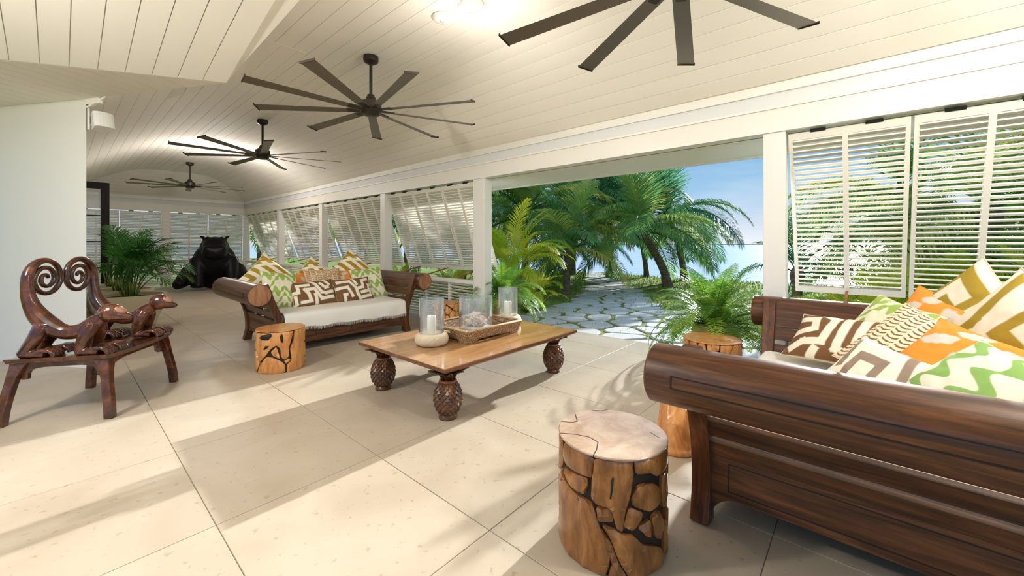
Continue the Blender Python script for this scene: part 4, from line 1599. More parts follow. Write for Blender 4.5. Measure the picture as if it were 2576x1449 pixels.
I4 = Matrix.Identity(4)
tray_side(2 * hx, Matrix.Translation((0, -hy, 0)), False)
tray_side(2 * hx, Matrix.Rotation(pi, 4, 'Z') @ Matrix.Translation((0, -hy, 0)), False)
tray_side(2 * hy, Matrix.Rotation(R(90), 4, 'Z') @ Matrix.Translation((0, -hx, 0)), True)
tray_side(2 * hy, Matrix.Rotation(R(-90), 4, 'Z') @ Matrix.Translation((0, -hx, 0)), True)

gv_ = thing('glass_cylinder_vase', 'wide glass cylinder holding a pale coral in the rattan tray', 'vase', (2.60, 2.74, TZ + 0.038))
MB().lathe([(0.155, 0.0), (0.158, 0.0), (0.158, 0.315), (0.153, 0.315), (0.153, 0.006)], 48).build('glass', GLASS, gv_, smooth=True, auto=40)
MB().lathe([(0.150, 0.006), (0.150, 0.030), (0.08, 0.036), (0.01, 0.034)], 32).build('sand_bed', SAND, gv_, smooth=True)
random.seed(4)
cr = MB()
for i in range(90):
    th_ = math.acos(1 - 1.25 * random.random())
    ph_ = random.uniform(0, 2 * pi)
    d = Vector((math.sin(th_) * math.cos(ph_), math.sin(th_) * math.sin(ph_), max(0.04, math.cos(th_))))
    L = random.uniform(0.07, 0.115)
    sd_ = d.orthogonal().normalized()
    sd_ = Matrix.Rotation(random.uniform(0, 6.28), 3, d) @ sd_
    up_ = d.cross(sd_)
    c0 = Vector((0, 0, 0.04))
    w = random.uniform(0.014, 0.026)
    ring = []
    for k in range(7):
        a = -1.2 + 2.4 * k / 6
        ring.append(c0 + d * L * (0.72 + 0.28 * math.cos(a * 1.1)) + sd_ * w * math.sin(a) * 1.3 + up_ * 0.006 * math.sin(k * 2.2))
    vs = [c0 + d * 0.02 - up_ * 0.003, c0 + d * 0.02 + up_ * 0.003] + ring + [r_ + up_ * 0.004 for r_ in ring]
    fs = [(0, 2 + k, 3 + k) for k in range(6)] + [(1, 10 + k, 9 + k) for k in range(6)] + [(2 + k, 9 + k, 10 + k, 3 + k) for k in range(6)]
    cr.add([tuple(p) for p in vs], fs)
cr.ball((0, 0, 0.05), (0.06, 0.06, 0.04))
co = cr.build('coral', CORAL, None)
co.location = (2.60, 2.74, TZ + 0.058)
tag(co, 'ruffled pale pink coral inside the wide glass cylinder', 'coral')

# ================================================================== root-wood stools
def wood_patch(poly, Rr, phi0, depth=0.05, lift=0.0):
    """poly in (arc length, z); bent round the drum, with eased edges"""
    b = bmesh.new()
    vs = [b.verts.new((p[0], p[1], 0)) for p in poly]
    try:
        b.faces.new(vs)
    except ValueError:
        b.free()
        return None
    bmesh.ops.triangulate(b, faces=b.faces[:])
    for _ in range(3):
        es = [e for e in b.edges if e.calc_length() > 0.032]
        if not es:
            break
        bmesh.ops.subdivide_edges(b, edges=es, cuts=1)
        bmesh.ops.triangulate(b, faces=[f for f in b.faces if len(f.verts) > 3])
    b.verts.index_update()
    V, F = [], []
    n = len(b.verts)
    for v in b.verts:
        bd = any(len(e.link_faces) == 1 for e in v.link_edges)
        r_ = Rr + lift - (0.009 if bd else 0) + 0.003 * mnoise.noise(Vector((v.co.x * 9, v.co.y * 9, 1.0)))
        a = phi0 + v.co.x / Rr
        V.append((r_ * math.cos(a), r_ * math.sin(a), v.co.y))
    for v in b.verts:
        r_ = Rr - depth
        a = phi0 + v.co.x / Rr
        V.append((r_ * math.cos(a), r_ * math.sin(a), v.co.y))
    for f in b.faces:
        F.append(tuple(v.index for v in f.verts))
    for e in b.edges:
        if len(e.link_faces) == 1:
            i, j = e.verts[0].index, e.verts[1].index
            F.append((i, j, n + j, n + i))
    b.free()
    return MB().add(V, F)


def lerp_tab(tab, x):
    for a, b_ in zip(tab, tab[1:]):
        if x <= b_[0]:
            k = (x - a[0]) / (b_[0] - a[0])
            return a[1] + (b_[1] - a[1]) * max(0, k)
    return tab[-1][1]


def stool(label, loc, Rr, H, mat, topmat, pieces=None, slits=(), cracks=(), seed=1):
    t_ = thing('root_wood_stool', label, 'stool', loc, 0, 'root wood drum stools')
    phi0 = math.atan2(-loc[1], -loc[0])
    MB().lathe([(Rr - 0.02, 0.0), (Rr - 0.02, H - 0.01)], 40).build('core', RESIN, t_, smooth=True, auto=40)
    top = MB().lathe([(Rr - 0.03, H - 0.009), (Rr - 0.002, H - 0.009), (Rr, H - 0.003), (Rr - 0.003, H), (0.001, H)], 56).build('top', topmat, t_, smooth=True, auto=30)
    polys = []
    amin = -pi * Rr
    if pieces:
        for pc in pieces:
            polys.append([(th * Rr, z * (H - 0.009)) for th, z in pc])
    # remaining stretch of the drum: irregular fitted root pieces
    rnd = random.Random(seed)
    a0, a1 = (1.32 * Rr, (2 * pi - 1.32) * Rr) if pieces else (0, 2 * pi * Rr)
    seeds_ = []
    for _ in range(900):
        p = (rnd.uniform(a0, a1), rnd.uniform(0, H - 0.009))
        if all(((p[0] - q[0]) * 1.2) ** 2 + ((p[1] - q[1]) * 0.75) ** 2 > 0.085 ** 2 for q in seeds_):
            seeds_.append(p)
    for i, s_ in enumerate(seeds_):
        poly = [(max(a0, s_[0] - 0.3), 0), (min(a1, s_[0] + 0.3), 0), (min(a1, s_[0] + 0.3), H - 0.010), (max(a0, s_[0] - 0.3), H - 0.010)]
        for j, u in enumerate(seeds_):
            if i == j:
                continue
            dx, dy = u[0] - s_[0], u[1] - s_[1]
            L = math.hypot(dx, dy)
            if L > 0.5:
                continue
            g = 0.003 + 0.006 * rnd.random()
            poly = clip_half(poly, s_[0] + dx / 2 - dx / L * g, s_[1] + dy / 2 - dy / L * g, dx / L, dy / L)
        if len(poly) >= 3:
            polys.append(poly)
    for p in polys:
        for ra in (0.13,):
            q_ = []
            for u_, v_ in zip(p, p[1:] + p[:1]):
                q_.append((u_[0] + (v_[0] - u_[0]) * ra, u_[1] + (v_[1] - u_[1]) * ra))
                q_.append((u_[0] + (v_[0] - u_[0]) * (1 - ra), u_[1] + (v_[1] - u_[1]) * (1 - ra)))
            p = q_
        mb = wood_patch(p, Rr, phi0)
        if mb:
            mb.build('wood_piece', mat, t_, smooth=True, auto=35)
    for p in slits:
        mb = wood_patch([(th * Rr, z * (H - 0.009)) for th, z in p], Rr, phi0, 0.02, 0.0125)
        if mb:
            mb.build('knot_hole', RESIN, t_, smooth=True)
    for c in cracks:
        pts = [((Rr - 0.0005) * p[0] * math.cos(phi0 + p[1]), (Rr - 0.0005) * p[0] * math.sin(phi0 + p[1])) for p in c]
        mb = MB()
        for a, b_ in zip(pts, pts[1:]):
            d = Vector((b_[0] - a[0], b_[1] - a[1])).normalized()
            nx, ny = -d.y * 0.0022, d.x * 0.0022
            mb.prism([(a[0] - nx, a[1] - ny), (b_[0] - nx, b_[1] - ny), (b_[0] + nx, b_[1] + ny), (a[0] + nx, a[1] + ny)], None, (H - 0.01, H + 0.0006))
        mb.build('crack', RESIN, t_)
    return t_


def crop_map(polys, cx, hw, rim, bot):
    out = []
    for p in polys:
        q = []
        for x, y in p:
            xn = max(-0.985, min(0.985, (x - cx) / hw))
            r_, b_ = lerp_tab(rim, xn), lerp_tab(bot, xn)
            q.append((math.asin(xn), max(0.0, min(1.0, 1 - (y - r_) / (b_ - r_)))))
        out.append(q)
    return out


rimA = [(-1, 250), (-0.85, 300), (-0.6, 370), (-0.3, 415), (0, 440), (0.3, 450), (0.7, 430), (0.9, 390), (1, 330)]
botA = [(-1, 1010), (-0.85, 1110), (-0.6, 1250), (-0.3, 1350), (0, 1400), (0.3, 1425), (0.7, 1400), (0.9, 1360), (1, 1300)]
PA = [[(175, 300), (435, 410), (420, 590), (330, 560), (180, 460)],
      [(185, 495), (380, 585), (385, 640), (355, 720), (240, 640), (190, 560)],
      [(135, 540), (190, 600), (240, 650), (310, 730), (370, 760), (420, 800), (470, 960), (520, 1120), (555, 1230), (545, 1300), (515, 1400), (300, 1360), (150, 1200), (130, 1000)],
      [(440, 400), (720, 430), (725, 560), (700, 750), (665, 860), (645, 1030), (600, 1000), (570, 870), (540, 830), (450, 800), (410, 750), (415, 610)],
      [(728, 430), (1000, 300), (990, 540), (900, 600), (850, 560), (740, 560)],
      [(760, 660), (820, 648), (880, 655), (920, 690), (935, 730), (920, 850), (850, 885), (720, 820), (705, 760)],
      [(690, 830), (800, 880), (750, 990), (715, 1025), (650, 985)],
      [(750, 995), (855, 945), (860, 1100), (820, 1080)],
      [(860, 940), (920, 880), (965, 1000), (935, 1145), (890, 1110)],
      [(450, 820), (540, 835), (570, 880), (575, 945), (460, 940)],
      [(490, 960), (590, 1010), (640, 1050), (720, 1060), (800, 1150), (900, 1180), (950, 1230), (965, 1380), (860, 1430), (700, 1440), (620, 1270), (560, 1090)],
      [(945, 610), (995, 560), (985, 880), (955, 880)],
      [(480, 985), (560, 1110), (620, 1290), (690, 1440), (610, 1430), (520, 1150)],
      [(535, 1420), (560, 1300), (600, 1290), (640, 1430)],
      [(130, 230), (165, 270), (170, 470), (140, 520)],
      [(972, 990), (995, 980), (985, 1320), (972, 1340)]]
SA_ = [[(556, 690), (560, 600), (572, 565), (580, 575), (574, 650), (562, 740), (550, 740)]]
stool('polished root-wood drum stool in the near foreground beside the rolled arm', (1.555, 0.80, 0), 0.225, 0.452, STUMPD, STUMPT,
      crop_map(PA, 565, 435, rimA, botA), crop_map(SA_, 565, 435, rimA, botA),
      [[(1.0, -1.25), (0.72, -1.15), (0.52, -0.85), (0.55, -0.45), (0.8, -0.32), (1.0, -0.3)], [(1.0, -1.75), (0.78, -1.82), (0.72, -1.95), (0.95, -2.25)], [(0.72, 1.75), (0.86, 1.5)], [(0.96, -2.7), (0.92, -2.9), (0.98, -3.05)]], 3)
rimB = [(-1, 885), (-0.5, 905), (0, 912), (0.5, 905), (1, 890)]
botB = [(-1, 1320), (-0.5, 1352), (0, 1362), (0.5, 1352), (1, 1300)]
PB = [[(608, 900), (945, 905), (930, 980), (905, 1080), (900, 1190), (860, 1215), (830, 1180), (825, 1090), (790, 1050), (740, 1080), (690, 1150), (650, 1200), (628, 1170), (605, 1050)],
      [(640, 1250), (700, 1160), (760, 1180), (830, 1230), (870, 1270), (870, 1362), (640, 1362), (628, 1300)],
      [(955, 900), (1050, 895), (1046, 1320), (960, 1358), (885, 1358), (888, 1270), (932, 1230), (915, 1100), (950, 1010)],
      [(740, 1115), (788, 1065), (812, 1150), (825, 1205), (760, 1160)],
      [(602, 1060), (640, 1215), (618, 1300), (602, 1330)],
      [(860, 1230), (900, 1205), (920, 1225), (880, 1262)]]
SB_ = [[(820, 960), (832, 930), (846, 945), (852, 1000), (842, 1030), (828, 1010)], [(650, 950), (665, 925), (745, 918), (752, 945), (720, 985), (668, 975)], [(682, 1075), (700, 1042), (730, 1045), (722, 1062), (690, 1085)]]
stool('honey coloured root-wood drum stool in front of the far daybed', (1.476, 4.41, 0), 0.22, 0.41, STUMPL, STUMPL,
      crop_map(PB, 828, 226, rimB, botB), crop_map(SB_, 828, 226, rimB, botB), (), 5)
stool('reddish root-wood drum stool at the right end of the far daybed', (3.66, 4.48, 0), 0.20, 0.42, STUMPL, STUMPL, None, (), (), 9)
stool('root-wood drum stool beside the far arm of the near daybed', (3.76, 0.98, 0), 0.23, 0.43, STUMPL, STUMPL, None, (), [[(0.2, 0.4), (0.9, 0.9)]], 13)
blk = fuse(MB().tube([(0, 0, 0.02), (0.01, 0.02, 0.12), (0.05, 0.03, 0.22), (0.10, 0.02, 0.28)], [0.11, 0.09, 0.08, 0.06], 12).tube([(-0.04, 0.0, 0.02), (-0.02, -0.02, 0.16), (0.03, -0.03, 0.24)], [0.07, 0.06, 0.04], 10).tube([(0.06, -0.04, 0.02), (0.1, 0, 0.15), (0.12, 0.02, 0.25)], [0.06, 0.05, 0.04], 10).lathe([(0.13, 0.0), (0.13, 0.03)], 20), 0.008, 3)
bo_ = place('root_wood_block', blk, STUMPL, None, (2.50, 0.86, 0))
tag(bo_, 'pale sunlit root-wood block showing behind the near drum stool', 'wood block')

# ================================================================== carved monkey bench
bench = thing('monkey_bench', 'carved dark wood bench with two monkeys whose curled tails form the back', 'bench', (0.21, 4.55, 0), R(54.8))
SZ = 0.455
seat = MB()
n = 14
vs, fs = [], []
for i in range(n + 1):
    for j in range(n + 1):
        u, v = -1 + 2 * i / n, -1 + 2 * j / n
        dish = -0.012 * (1 - u * u)
        vs.append((0.395 * u, 0.295 * v, SZ + dish * 1.0 + 0.004 * (abs(u) ** 6)))
m_ = len(vs)
for (x, y, z) in list(vs):
    vs.append((x * 0.97, y * 0.965, z - 0.032))
for i in range(n):
    for j in range(n):
        a = i * (n + 1) + j
        fs.append((a, a + n + 1, a + n + 2, a + 1))
        fs.append((m_ + a, m_ + a + 1, m_ + a + n + 2, m_ + a + n + 1))
bd = [i * (n + 1) for i in range(n + 1)] + [n * (n + 1) + j for j in range(1, n + 1)] + [i * (n + 1) + n for i in range(n - 1, -1, -1)] + [j for j in range(n - 1, 0, -1)]
for a, b_ in zip(bd, bd[1:] + bd[:1]):
    fs.append((a, b_, m_ + b_, m_ + a))
seat.add(vs, fs).build('seat', MONK, bench, smooth=True, auto=40)
for sx in (-1, 1):
    for sy in (-1, 1):
        pts = spline([(0.315 * sx, 0.235 * sy, 0.425), (0.345 * sx, 0.262 * sy, 0.34), (0.366 * sx, 0.284 * sy, 0.22), (0.380 * sx, 0.302 * sy, 0.10), (0.386 * sx, 0.310 * sy, 0.0)], 5)
        rad = [0.030 + 0.026 * max(0, 1 - i / 8) ** 1.6 for i in range(len(pts))]
        mb = MB()
        vv, ff = [], []
        for i, p in enumerate(pts):
            r_ = rad[i] * 0.9
            vv += [(p[0] - r_, p[1] - r_, p[2]), (p[0] + r_, p[1] - r_, p[2]), (p[0] + r_, p[1] + r_, p[2]), (p[0] - r_, p[1] + r_, p[2])]
        for i in range(len(pts) - 1):
            a = 4 * i
            ff += [(a + k, a + (k + 1) % 4, a + 4 + (k + 1) % 4, a + 4 + k) for k in range(4)]
        ff += [(0, 1, 2, 3), (len(vv) - 4, len(vv) - 3, len(vv) - 2, len(vv) - 1)]
        mb.add(vv, ff).build('leg', MONK, bench, bevel=0.008)


def apron(L, M):
    z1 = 0.424
    poly = [(-L, z1), (L, z1)]
    for i in range(13):
        a = pi * i / 12
        k = math.cos(a)
        x = (L - 0.035) * (1 if k > 0 else -1) * abs(k) ** 0.45
        z = 0.30 + 0.082 * math.sin(a) ** 0.55
        poly.append((x, z))
    poly.insert(2, (L, 0.30))
    poly.append((-L, 0.30))
    MB().prism(poly, M, (-0.017, 0.017)).build('apron', MONK, bench, bevel=0.006)


MX = Matrix(((1, 0, 0, 0), (0, 0, -1, 0), (0, 1, 0, 0), (0, 0, 0, 1)))
for sy in (-1, 1):
    apron(0.315, Matrix.Translation((0, sy * 0.245, 0)) @ MX)
for sx in (-1, 1):
    apron(0.235, Matrix.Translation((sx * 0.325, 0, 0)) @ Matrix.Rotation(R(90), 4, 'Z') @ MX)


def monkey(s):
    """s = -1 near side, +1 far side; the tail curls towards the middle"""
    xm = 0.285 * s
    y = lambda k: 0.285 - k
    Z = lambda z: SZ - 0.008 + z
    mb = MB()
    # head-body-tail sweep
    bp_ = spline([(xm, y(0.50), Z(0.265), 0.042), (xm, y(0.44), Z(0.225), 0.054), (xm, y(0.36), Z(0.175), 0.052), (xm, y(0.27), Z(0.165), 0.052), (xm, y(0.19), Z(0.205), 0.060), (xm, y(0.12), Z(0.275), 0.058),
                  (xm + 0.004 * s, y(0.075), Z(0.36), 0.046), (xm + 0.010 * s, y(0.055), Z(0.45), 0.037), (xm + 0.012 * s, y(0.05), Z(0.54), 0.033)], 6)
    cx, cz, r0 = xm + 0.012 * s - 0.150 * s, 0.545, 0.150
    sp_ = []
    NT = 76
    for i in range(1, NT + 1):
        k = i / NT
        ang = pi - k * 2 * pi * 2.4
        rr = 0.150 - 0.054 * (k * 2.4)
        sp_.append((cx - s * rr * math.cos(ang), y(0.05), Z(cz + rr * math.sin(ang)), max(0.0195, 0.033 - 0.10 * k) - 0.006 * k))
    full = bp_ + sp_
    mb.tube([p[:3] for p in full], [p[3] for p in full], 14)
    mb.ball(full[-1][:3], full[-1][3])
    # head
    mb.ball((xm, y(0.535), Z(0.295)), (0.066, 0.074, 0.070))
    mb.tube([(xm, y(0.55), Z(0.280)), (xm, y(0.61), Z(0.268)), (xm, y(0.655), Z(0.262)), (xm, y(0.668), Z(0.262))], [0.058, 0.043, 0.027, 0.014], 14, flat=0.8)
    for e in (-1, 1):
        mb.tube([(xm + e * 0.060, y(0.525), Z(0.315)), (xm + e * 0.074, y(0.512), Z(0.302)), (xm + e * 0.066, y(0.52), Z(0.276))], [0.011, 0.015, 0.010], 8)
        # limbs: straight leg down to a heel, long flat foot forward
        for hip, heel, toe in ((0.44, 0.385, 0.575), (0.155, 0.065, 0.265)):
            xo = xm + e * 0.060
            zt = 0.215 if hip > 0.3 else 0.22
            mb.tube(spline([(xo * 0.5 + xm * 0.5, y(hip), Z(zt)), (xo, y(hip - 0.015), Z(0.15)), (xo + e * 0.006, y(heel + 0.012), Z(0.045)), (xo + e * 0.006, y(heel), Z(0.026))], 4), [0.050, 0.049, 0.048, 0.047, 0.045, 0.042, 0.039, 0.037, 0.035, 0.033, 0.032, 0.031, 0.030], 12)
            mb.tube([(xo + e * 0.006, y(heel - 0.004), Z(0.026)), (xo + e * 0.006, y((heel + toe) / 2), Z(0.034)), (xo + e * 0.006, y(toe - 0.06), Z(0.026))], [0.030, 0.042, 0.040], 12, flat=0.70)
            for k in range(4):
                tx = xo + e * 0.006 + (k - 1.5) * 0.0245
                tl = toe - 0.005 * abs(k - 1.5)
                mb.tube([(tx * 0.7 + (xo + e * 0.006) * 0.3, y(toe - 0.115), Z(0.050)), (tx, y(tl - 0.06), Z(0.060)), (tx, y(tl - 0.02), Z(0.056)), (tx, y(tl + 0.004), Z(0.038)), (tx, y(tl + 0.012), Z(0.013))], [0.009, 0.0128, 0.0134, 0.0134, 0.0125], 10)
    me = fuse(mb, 0.004, 5, 'monkey')
    o = place('monkey', me, MONK, bench)
    # pale flat face, eyes
    fc = MB().ball((xm, y(0.588), Z(0.318)), (0.041, 0.054, 0.022), rot=(R(32), 0, 0))
    fo_ = fc.build('face', MONKL, o, smooth=True)
    for e in (-1, 1):
        MB().ball((xm + e * 0.017, y(0.590), Z(0.3375)), 0.0052, 10, 8).build('eye', EYE, o, smooth=True)


monkey(-1)
monkey(1)

# ================================================================== hippo sculpture
hp = MB()
hp.ball((0, 0.22, 0.50), (0.60, 0.52, 0.58))
hp.ball((0, -0.05, 0.72), (0.50, 0.40, 0.50))
hp.ball((0, -0.15, 1.08), (0.34, 0.34, 0.30))
hp.ball((0, -0.36, 1.12), (0.27, 0.30, 0.25))
hp.ball((0, -0.62, 0.96), (0.30, 0.22, 0.21))
hp.ball((-0.14, -0.72, 1.02), (0.12, 0.11, 0.12))
hp.ball((0.14, -0.72, 1.02), (0.12, 0.11, 0.12))
hp.ball((-0.15, -0.36, 1.31), 0.075)
hp.ball((0.15, -0.36, 1.31), 0.075)
for s in (-1, 1):
    hp.tube([(s * 0.20, -0.16, 1.30), (s * 0.27, -0.16, 1.36), (s * 0.33, -0.17, 1.405)], [0.06, 0.062, 0.028], 10, flat=0.7)
    hp.tube([(s * 0.34, -0.12, 0.75), (s * 0.36, -0.32, 0.40), (s * 0.36, -0.38, 0.10), (s * 0.36, -0.40, 0.02)], [0.22, 0.17, 0.15, 0.16], 14)
hp.tube([(0.48, 0.20, 0.42), (0.62, -0.15, 0.22), (0.64, -0.30, 0.14), (0.64, -0.42, 0.10)], [0.26, 0.19, 0.14, 0.13], 14)
hp.tube([(-0.48, 0.20, 0.42), (-0.62, -0.20, 0.26), (-0.74, -0.42, 0.14), (-0.80, -0.52, 0.10)], [0.26, 0.20, 0.14, 0.11], 14)
hme = fuse(hp, 0.03, 5, 'hippo')
hippo = place('hippo_sculpture', hme, HIPPO, None, (2.86, 13.55, 0.0), (0, 0, R(-12)), )
zmin = min(v.co.z for v in hme.vertices)
hippo.location.z = -zmin
tag(hippo, 'large black seated hippopotamus sculpture in the far corner', 'sculpture')


# ================================================================== leaves
def frond_mesh(name, mat, L, pairs, ll, e0, droop, w, sweep=50, fall=0.5, t0=0.1, rach=0.012, seed=1, curl=0.0):
    rnd = random.Random(seed)
    pts = [Vector((0, 0, 0))]
    dirs = []
    n = 16
    for i in range(n + 1):
        k = i / n
        e = R(e0 - droop * k ** 1.25)
        d = Vector((math.cos(e), curl * k, math.sin(e))).normalized()
        dirs.append(d)
        if i < n:
            pts.append(pts[-1] + d * (L / n))
    mb = MB()
    mb.tube(pts, [rach * (1 - 0.85 * i / n) + 0.0008 for i in range(n + 1)], 4)
    for i in range(pairs):
        k = t0 + (1 - t0) * (i + 0.5) / pairs
        f = k * n
        j = min(n - 1, int(f))
        p = pts[j].lerp(pts[j + 1], f - j)
        d = dirs[j]
        prof_ = math.sin(pi * (0.10 + 0.86 * k)) ** 0.7
        for s in (-1, 1):
            l = ll * prof_ * rnd.uniform(0.85, 1.1)
            a = R(sweep * (0.75 + 0.5 * (1 - k)) + rnd.uniform(-7, 7))
            side = Vector((-d.y, d.x, 0)) if abs(d.z) > 0.99 else Vector((0, 0, 1)).cross(d).normalized()
            side = side * s
            upv = d.cross(side).normalized() * s
            if upv.z < 0:
                upv = -upv
            v = (d * math.cos(a) + side * math.sin(a) + upv * 0.25 * (1 - k)).normalized()
            p1 = p + v * l * 0.5
            v2 = (v + Vector((0, 0, -1)) * fall * rnd.uniform(0.7, 1.3)).normalized()
            p2 = p1 + v2 * l * 0.5
            wn = v.cross(upv).normalized() * w
            mb.add([tuple(p - wn * 0.4), tuple(p + wn * 0.4), tuple(p1 + wn * 0.9), tuple(p1 - wn * 0.9), tuple(p2)], [(0, 1, 2, 3), (3, 2, 4)])
    me = mb.mesh(name, fix=False)
    me.materials.append(mat)
    return me


COCO = {}
for mi, (mnm, mat) in enumerate((('a', PALML), ('d', PALMD))):
    COCO[mnm] = [frond_mesh('frond', mat, 1.0, 62, 0.31, e, dr, 0.0062, 48, fl, 0.14, 0.012, 7 + i, cu)
                 for i, (e, dr, fl, cu) in enumerate(((80, 40, 0.25, 0.1), (62, 75, 0.5, -0.15), (48, 95, 0.8, 0.12), (30, 95, 1.0, -0.1), (12, 85, 1.2, 0.1), (-12, 60, 1.3, 0)))]
ARE = [frond_mesh('frond', ARECA, 1.0, 34, 0.26, e, dr, 0.0085, 46, fl, 0.25, 0.008, 17 + i, cu) for i, (e, dr, fl, cu) in enumerate(((84, 50, 0.3, 0.1), (74, 85, 0.5, -0.2), (64, 110, 0.6, 0.2), (52, 120, 0.7, 0)))]
PPM = [frond_mesh('frond', POTPALM, 1.0, 17, 0.34, e, dr, 0.012, 42, fl, 0.42, 0.008, 27 + i, cu) for i, (e, dr, fl, cu) in enumerate(((86, 45, 0.3, 0.1), (78, 75, 0.5, -0.2), (70, 100, 0.6, 0.2), (60, 120, 0.6, 0)))]
FRN = [frond_mesh('frond', FERN, 1.0, 42, 0.15, e, dr, 0.0085, 74, 0.25, 0.06, 0.006, 37 + i, cu) for i, (e, dr, cu) in enumerate(((82, 60, 0.1), (66, 100, -0.2), (50, 125, 0.2), (30, 120, 0), (12, 95, 0.1)))]


def palm(label, base, crown, L, kind='a', count=20, seed=1, rad=0.11, group='palms in the garden', low=0):
    rnd = random.Random(seed)
    t_ = thing('coconut_palm', label, 'palm tree', base, 0, group)
    c = Vector(crown) - Vector(base)
    pts = spline([(0, 0, -0.1), (c.x * 0.18 + 0.02, c.y * 0.18, c.z * 0.3), (c.x * 0.55, c.y * 0.55, c.z * 0.66), (c.x, c.y, c.z)], 5)
    MB().tube(pts, [rad * (1.45 - 0.75 * min(1, i / 5)) if i < 5 else rad * (0.85 - 0.02 * (i - 5)) for i in range(len(pts))], 10).build('trunk', TRUNK, t_, smooth=True)
    MB().ball(tuple(c), (rad * 1.1, rad * 1.1, rad * 1.8)).build('crown_shaft', TRUNK, t_, smooth=True)
    ms = COCO[kind]
    for i in range(count):
        k = i / count
        vi = min(len(ms) - 1, int(k * len(ms) * 0.999))
        az = i * 2.399 + rnd.uniform(-0.25, 0.25)
        if low and math.sin(az) * low > 0.25 and vi < 3:
            vi = 3 + i % 2
        o = place('frond', ms[vi], None, t_, tuple(c + Vector((0, 0, 0.04))), (0, 0, az))
        s_ = L * rnd.uniform(0.85, 1.1)
        o.scale = (s_, s_, s_)
    return t_


def clump(name, label, cat, base, meshes, n, L, spread, seed, group, stem=None, stem_h=0.0):
    rnd = random.Random(seed)
    t_ = thing(name, label, cat, base, 0, group)
    for i in range(n):
        a = i * 2.399 + rnd.uniform(-0.3, 0.3)
        r_ = spread * math.sqrt((i + 0.5) / n)
        k = (i + 0.5) / n
        vi = min(len(meshes) - 1, int(k * len(meshes)))
        z = 0.0
        if stem:
            h_ = stem_h * rnd.uniform(0.5, 1.1)
            MB().tube([(r_ * 0.4 * math.cos(a), r_ * 0.4 * math.sin(a), 0), (r_ * math.cos(a), r_ * math.sin(a), h_)], [0.016, 0.009], 5).build('stem', stem, t_, smooth=True)
            z = h_ * 0.98
        o = place('frond', meshes[vi], None, t_, (r_ * math.cos(a), r_ * math.sin(a), z), (rnd.uniform(-0.1, 0.1), rnd.uniform(-0.1, 0.1), a))
        s_ = L * rnd.uniform(0.75, 1.15)
        o.scale = (s_, s_, s_)
    return t_


# garden palms
palm('coconut palm with a leaning dark trunk right of the flagstone path', (12.8, 4.62, GZ), (11.95, 5.15, 1.65), 2.9, 'a', 24, 1, 0.15, low=-1)
palm('coconut palm with a curved trunk nearest the sea', (15.6, 5.0, -0.25), (15.3, 5.5, 2.35), 3.0, 'd', 20, 2, 0.14, low=-1)
palm('coconut palm with a straight trunk left of the flagstone path', (11.3, 7.5, GZ), (11.4, 7.4, 1.45), 2.4, 'a', 26, 3, 0.13)
palm('tall coconut palm at the back behind the path', (14.8, 9.5, -0.15), (14.9, 9.3, 2.7), 3.2, 'd', 28, 4, 0.14)
palm('tall coconut palm in the middle of the grove', (14.8, 7.7, -0.15), (14.6, 7.6, 2.4), 3.2, 'd', 30, 5, 0.14)
palm('coconut palm with wide fronds under the eave left of the grove', (9.6, 7.9, GZ), (9.5, 7.8, 2.1), 2.9, 'a', 24, 6, 0.13)
palm('coconut palm deep in the grove behind the yellow areca', (12.0, 11.0, GZ), (12.0, 10.9, 2.3), 3.0, 'a', 28, 7, 0.13)
palm('young coconut palm with long arching fronds beside the path', (9.1, 6.05, GZ), (9.1, 6.0, 1.0), 2.2, 'a', 18, 8, 0.10)
palm('slender coconut palm behind the leaning palm', (15.9, 6.6, -0.3), (15.7, 6.9, 2.0), 2.5, 'd', 16, 9, 0.12, low=-1)
palm('short coconut palm whose fronds show beside the white post', (7.6, 0.75, GZ), (7.6, 0.75, 0.75), 1.15, 'd', 9, 10, 0.09)
# palms behind the shutters
for i, (x, y, z, L, kd, lb) in enumerate(((8.2, -1.3, 1.6, 2.3, 'a', 'coconut palm behind the near shutters, middle one'), (10.5, -3.4, 2.2, 2.6, 'a', 'coconut palm behind the near shutters, farthest right'), (11.0, -0.6, 2.2, 2.3, 'a', 'coconut palm behind the near shutters, closest to the sea'),
                                          (7.6, 8.6, 1.7, 2.4, 'd', 'coconut palm seen through the gap beside the second shutter bay'), (7.6, 11.4, 1.9, 2.5, 'd', 'coconut palm behind the third shutter bay'), (7.6, 14.6, 1.8, 2.4, 'a', 'coconut palm beyond the far corner'), (9.5, 17.5, 2.2, 2.6, 'a', 'coconut palm behind the far end'), (5.5, 19.0, 1.8, 2.4, 'a', 'coconut palm outside the far end wall'))):
    palm(lb, (x, y, GZ), (x + 0.1, y, z), L, kd, 18, 20 + i, 0.12, low=1 if y < 0 else 0)
clump('areca_palm', 'bright yellow-green areca palm just left of the garden opening', 'palm', (6.5, 5.75, GZ), ARE, 46, 1.25, 0.42, 31, 'areca palms', STEMG, 1.1)
clump('areca_palm', 'low yellow-green areca palm at the foot of the bright one', 'palm', (6.25, 5.05, GZ), ARE, 22, 0.75, 0.3, 32, 'areca palms', STEMG, 0.3)
clump('areca_palm', 'yellow-green areca palm behind the near shutters by the post', 'palm', (6.4, -0.15, GZ), ARE, 30, 0.85, 0.4, 33, 'areca palms', STEMG, 0.35)
clump('areca_palm', 'yellow-green areca palm behind the near shutters at right', 'palm', (6.6, -1.6, GZ), ARE, 34, 1.0, 0.4, 34, 'areca palms', STEMG, 0.6)
clump('areca_palm', 'tall areca palm behind the near shutters, far right', 'palm', (7.4, -2.6, GZ), ARE, 34, 1.3, 0.45, 37, 'areca palms', STEMG, 0.8)
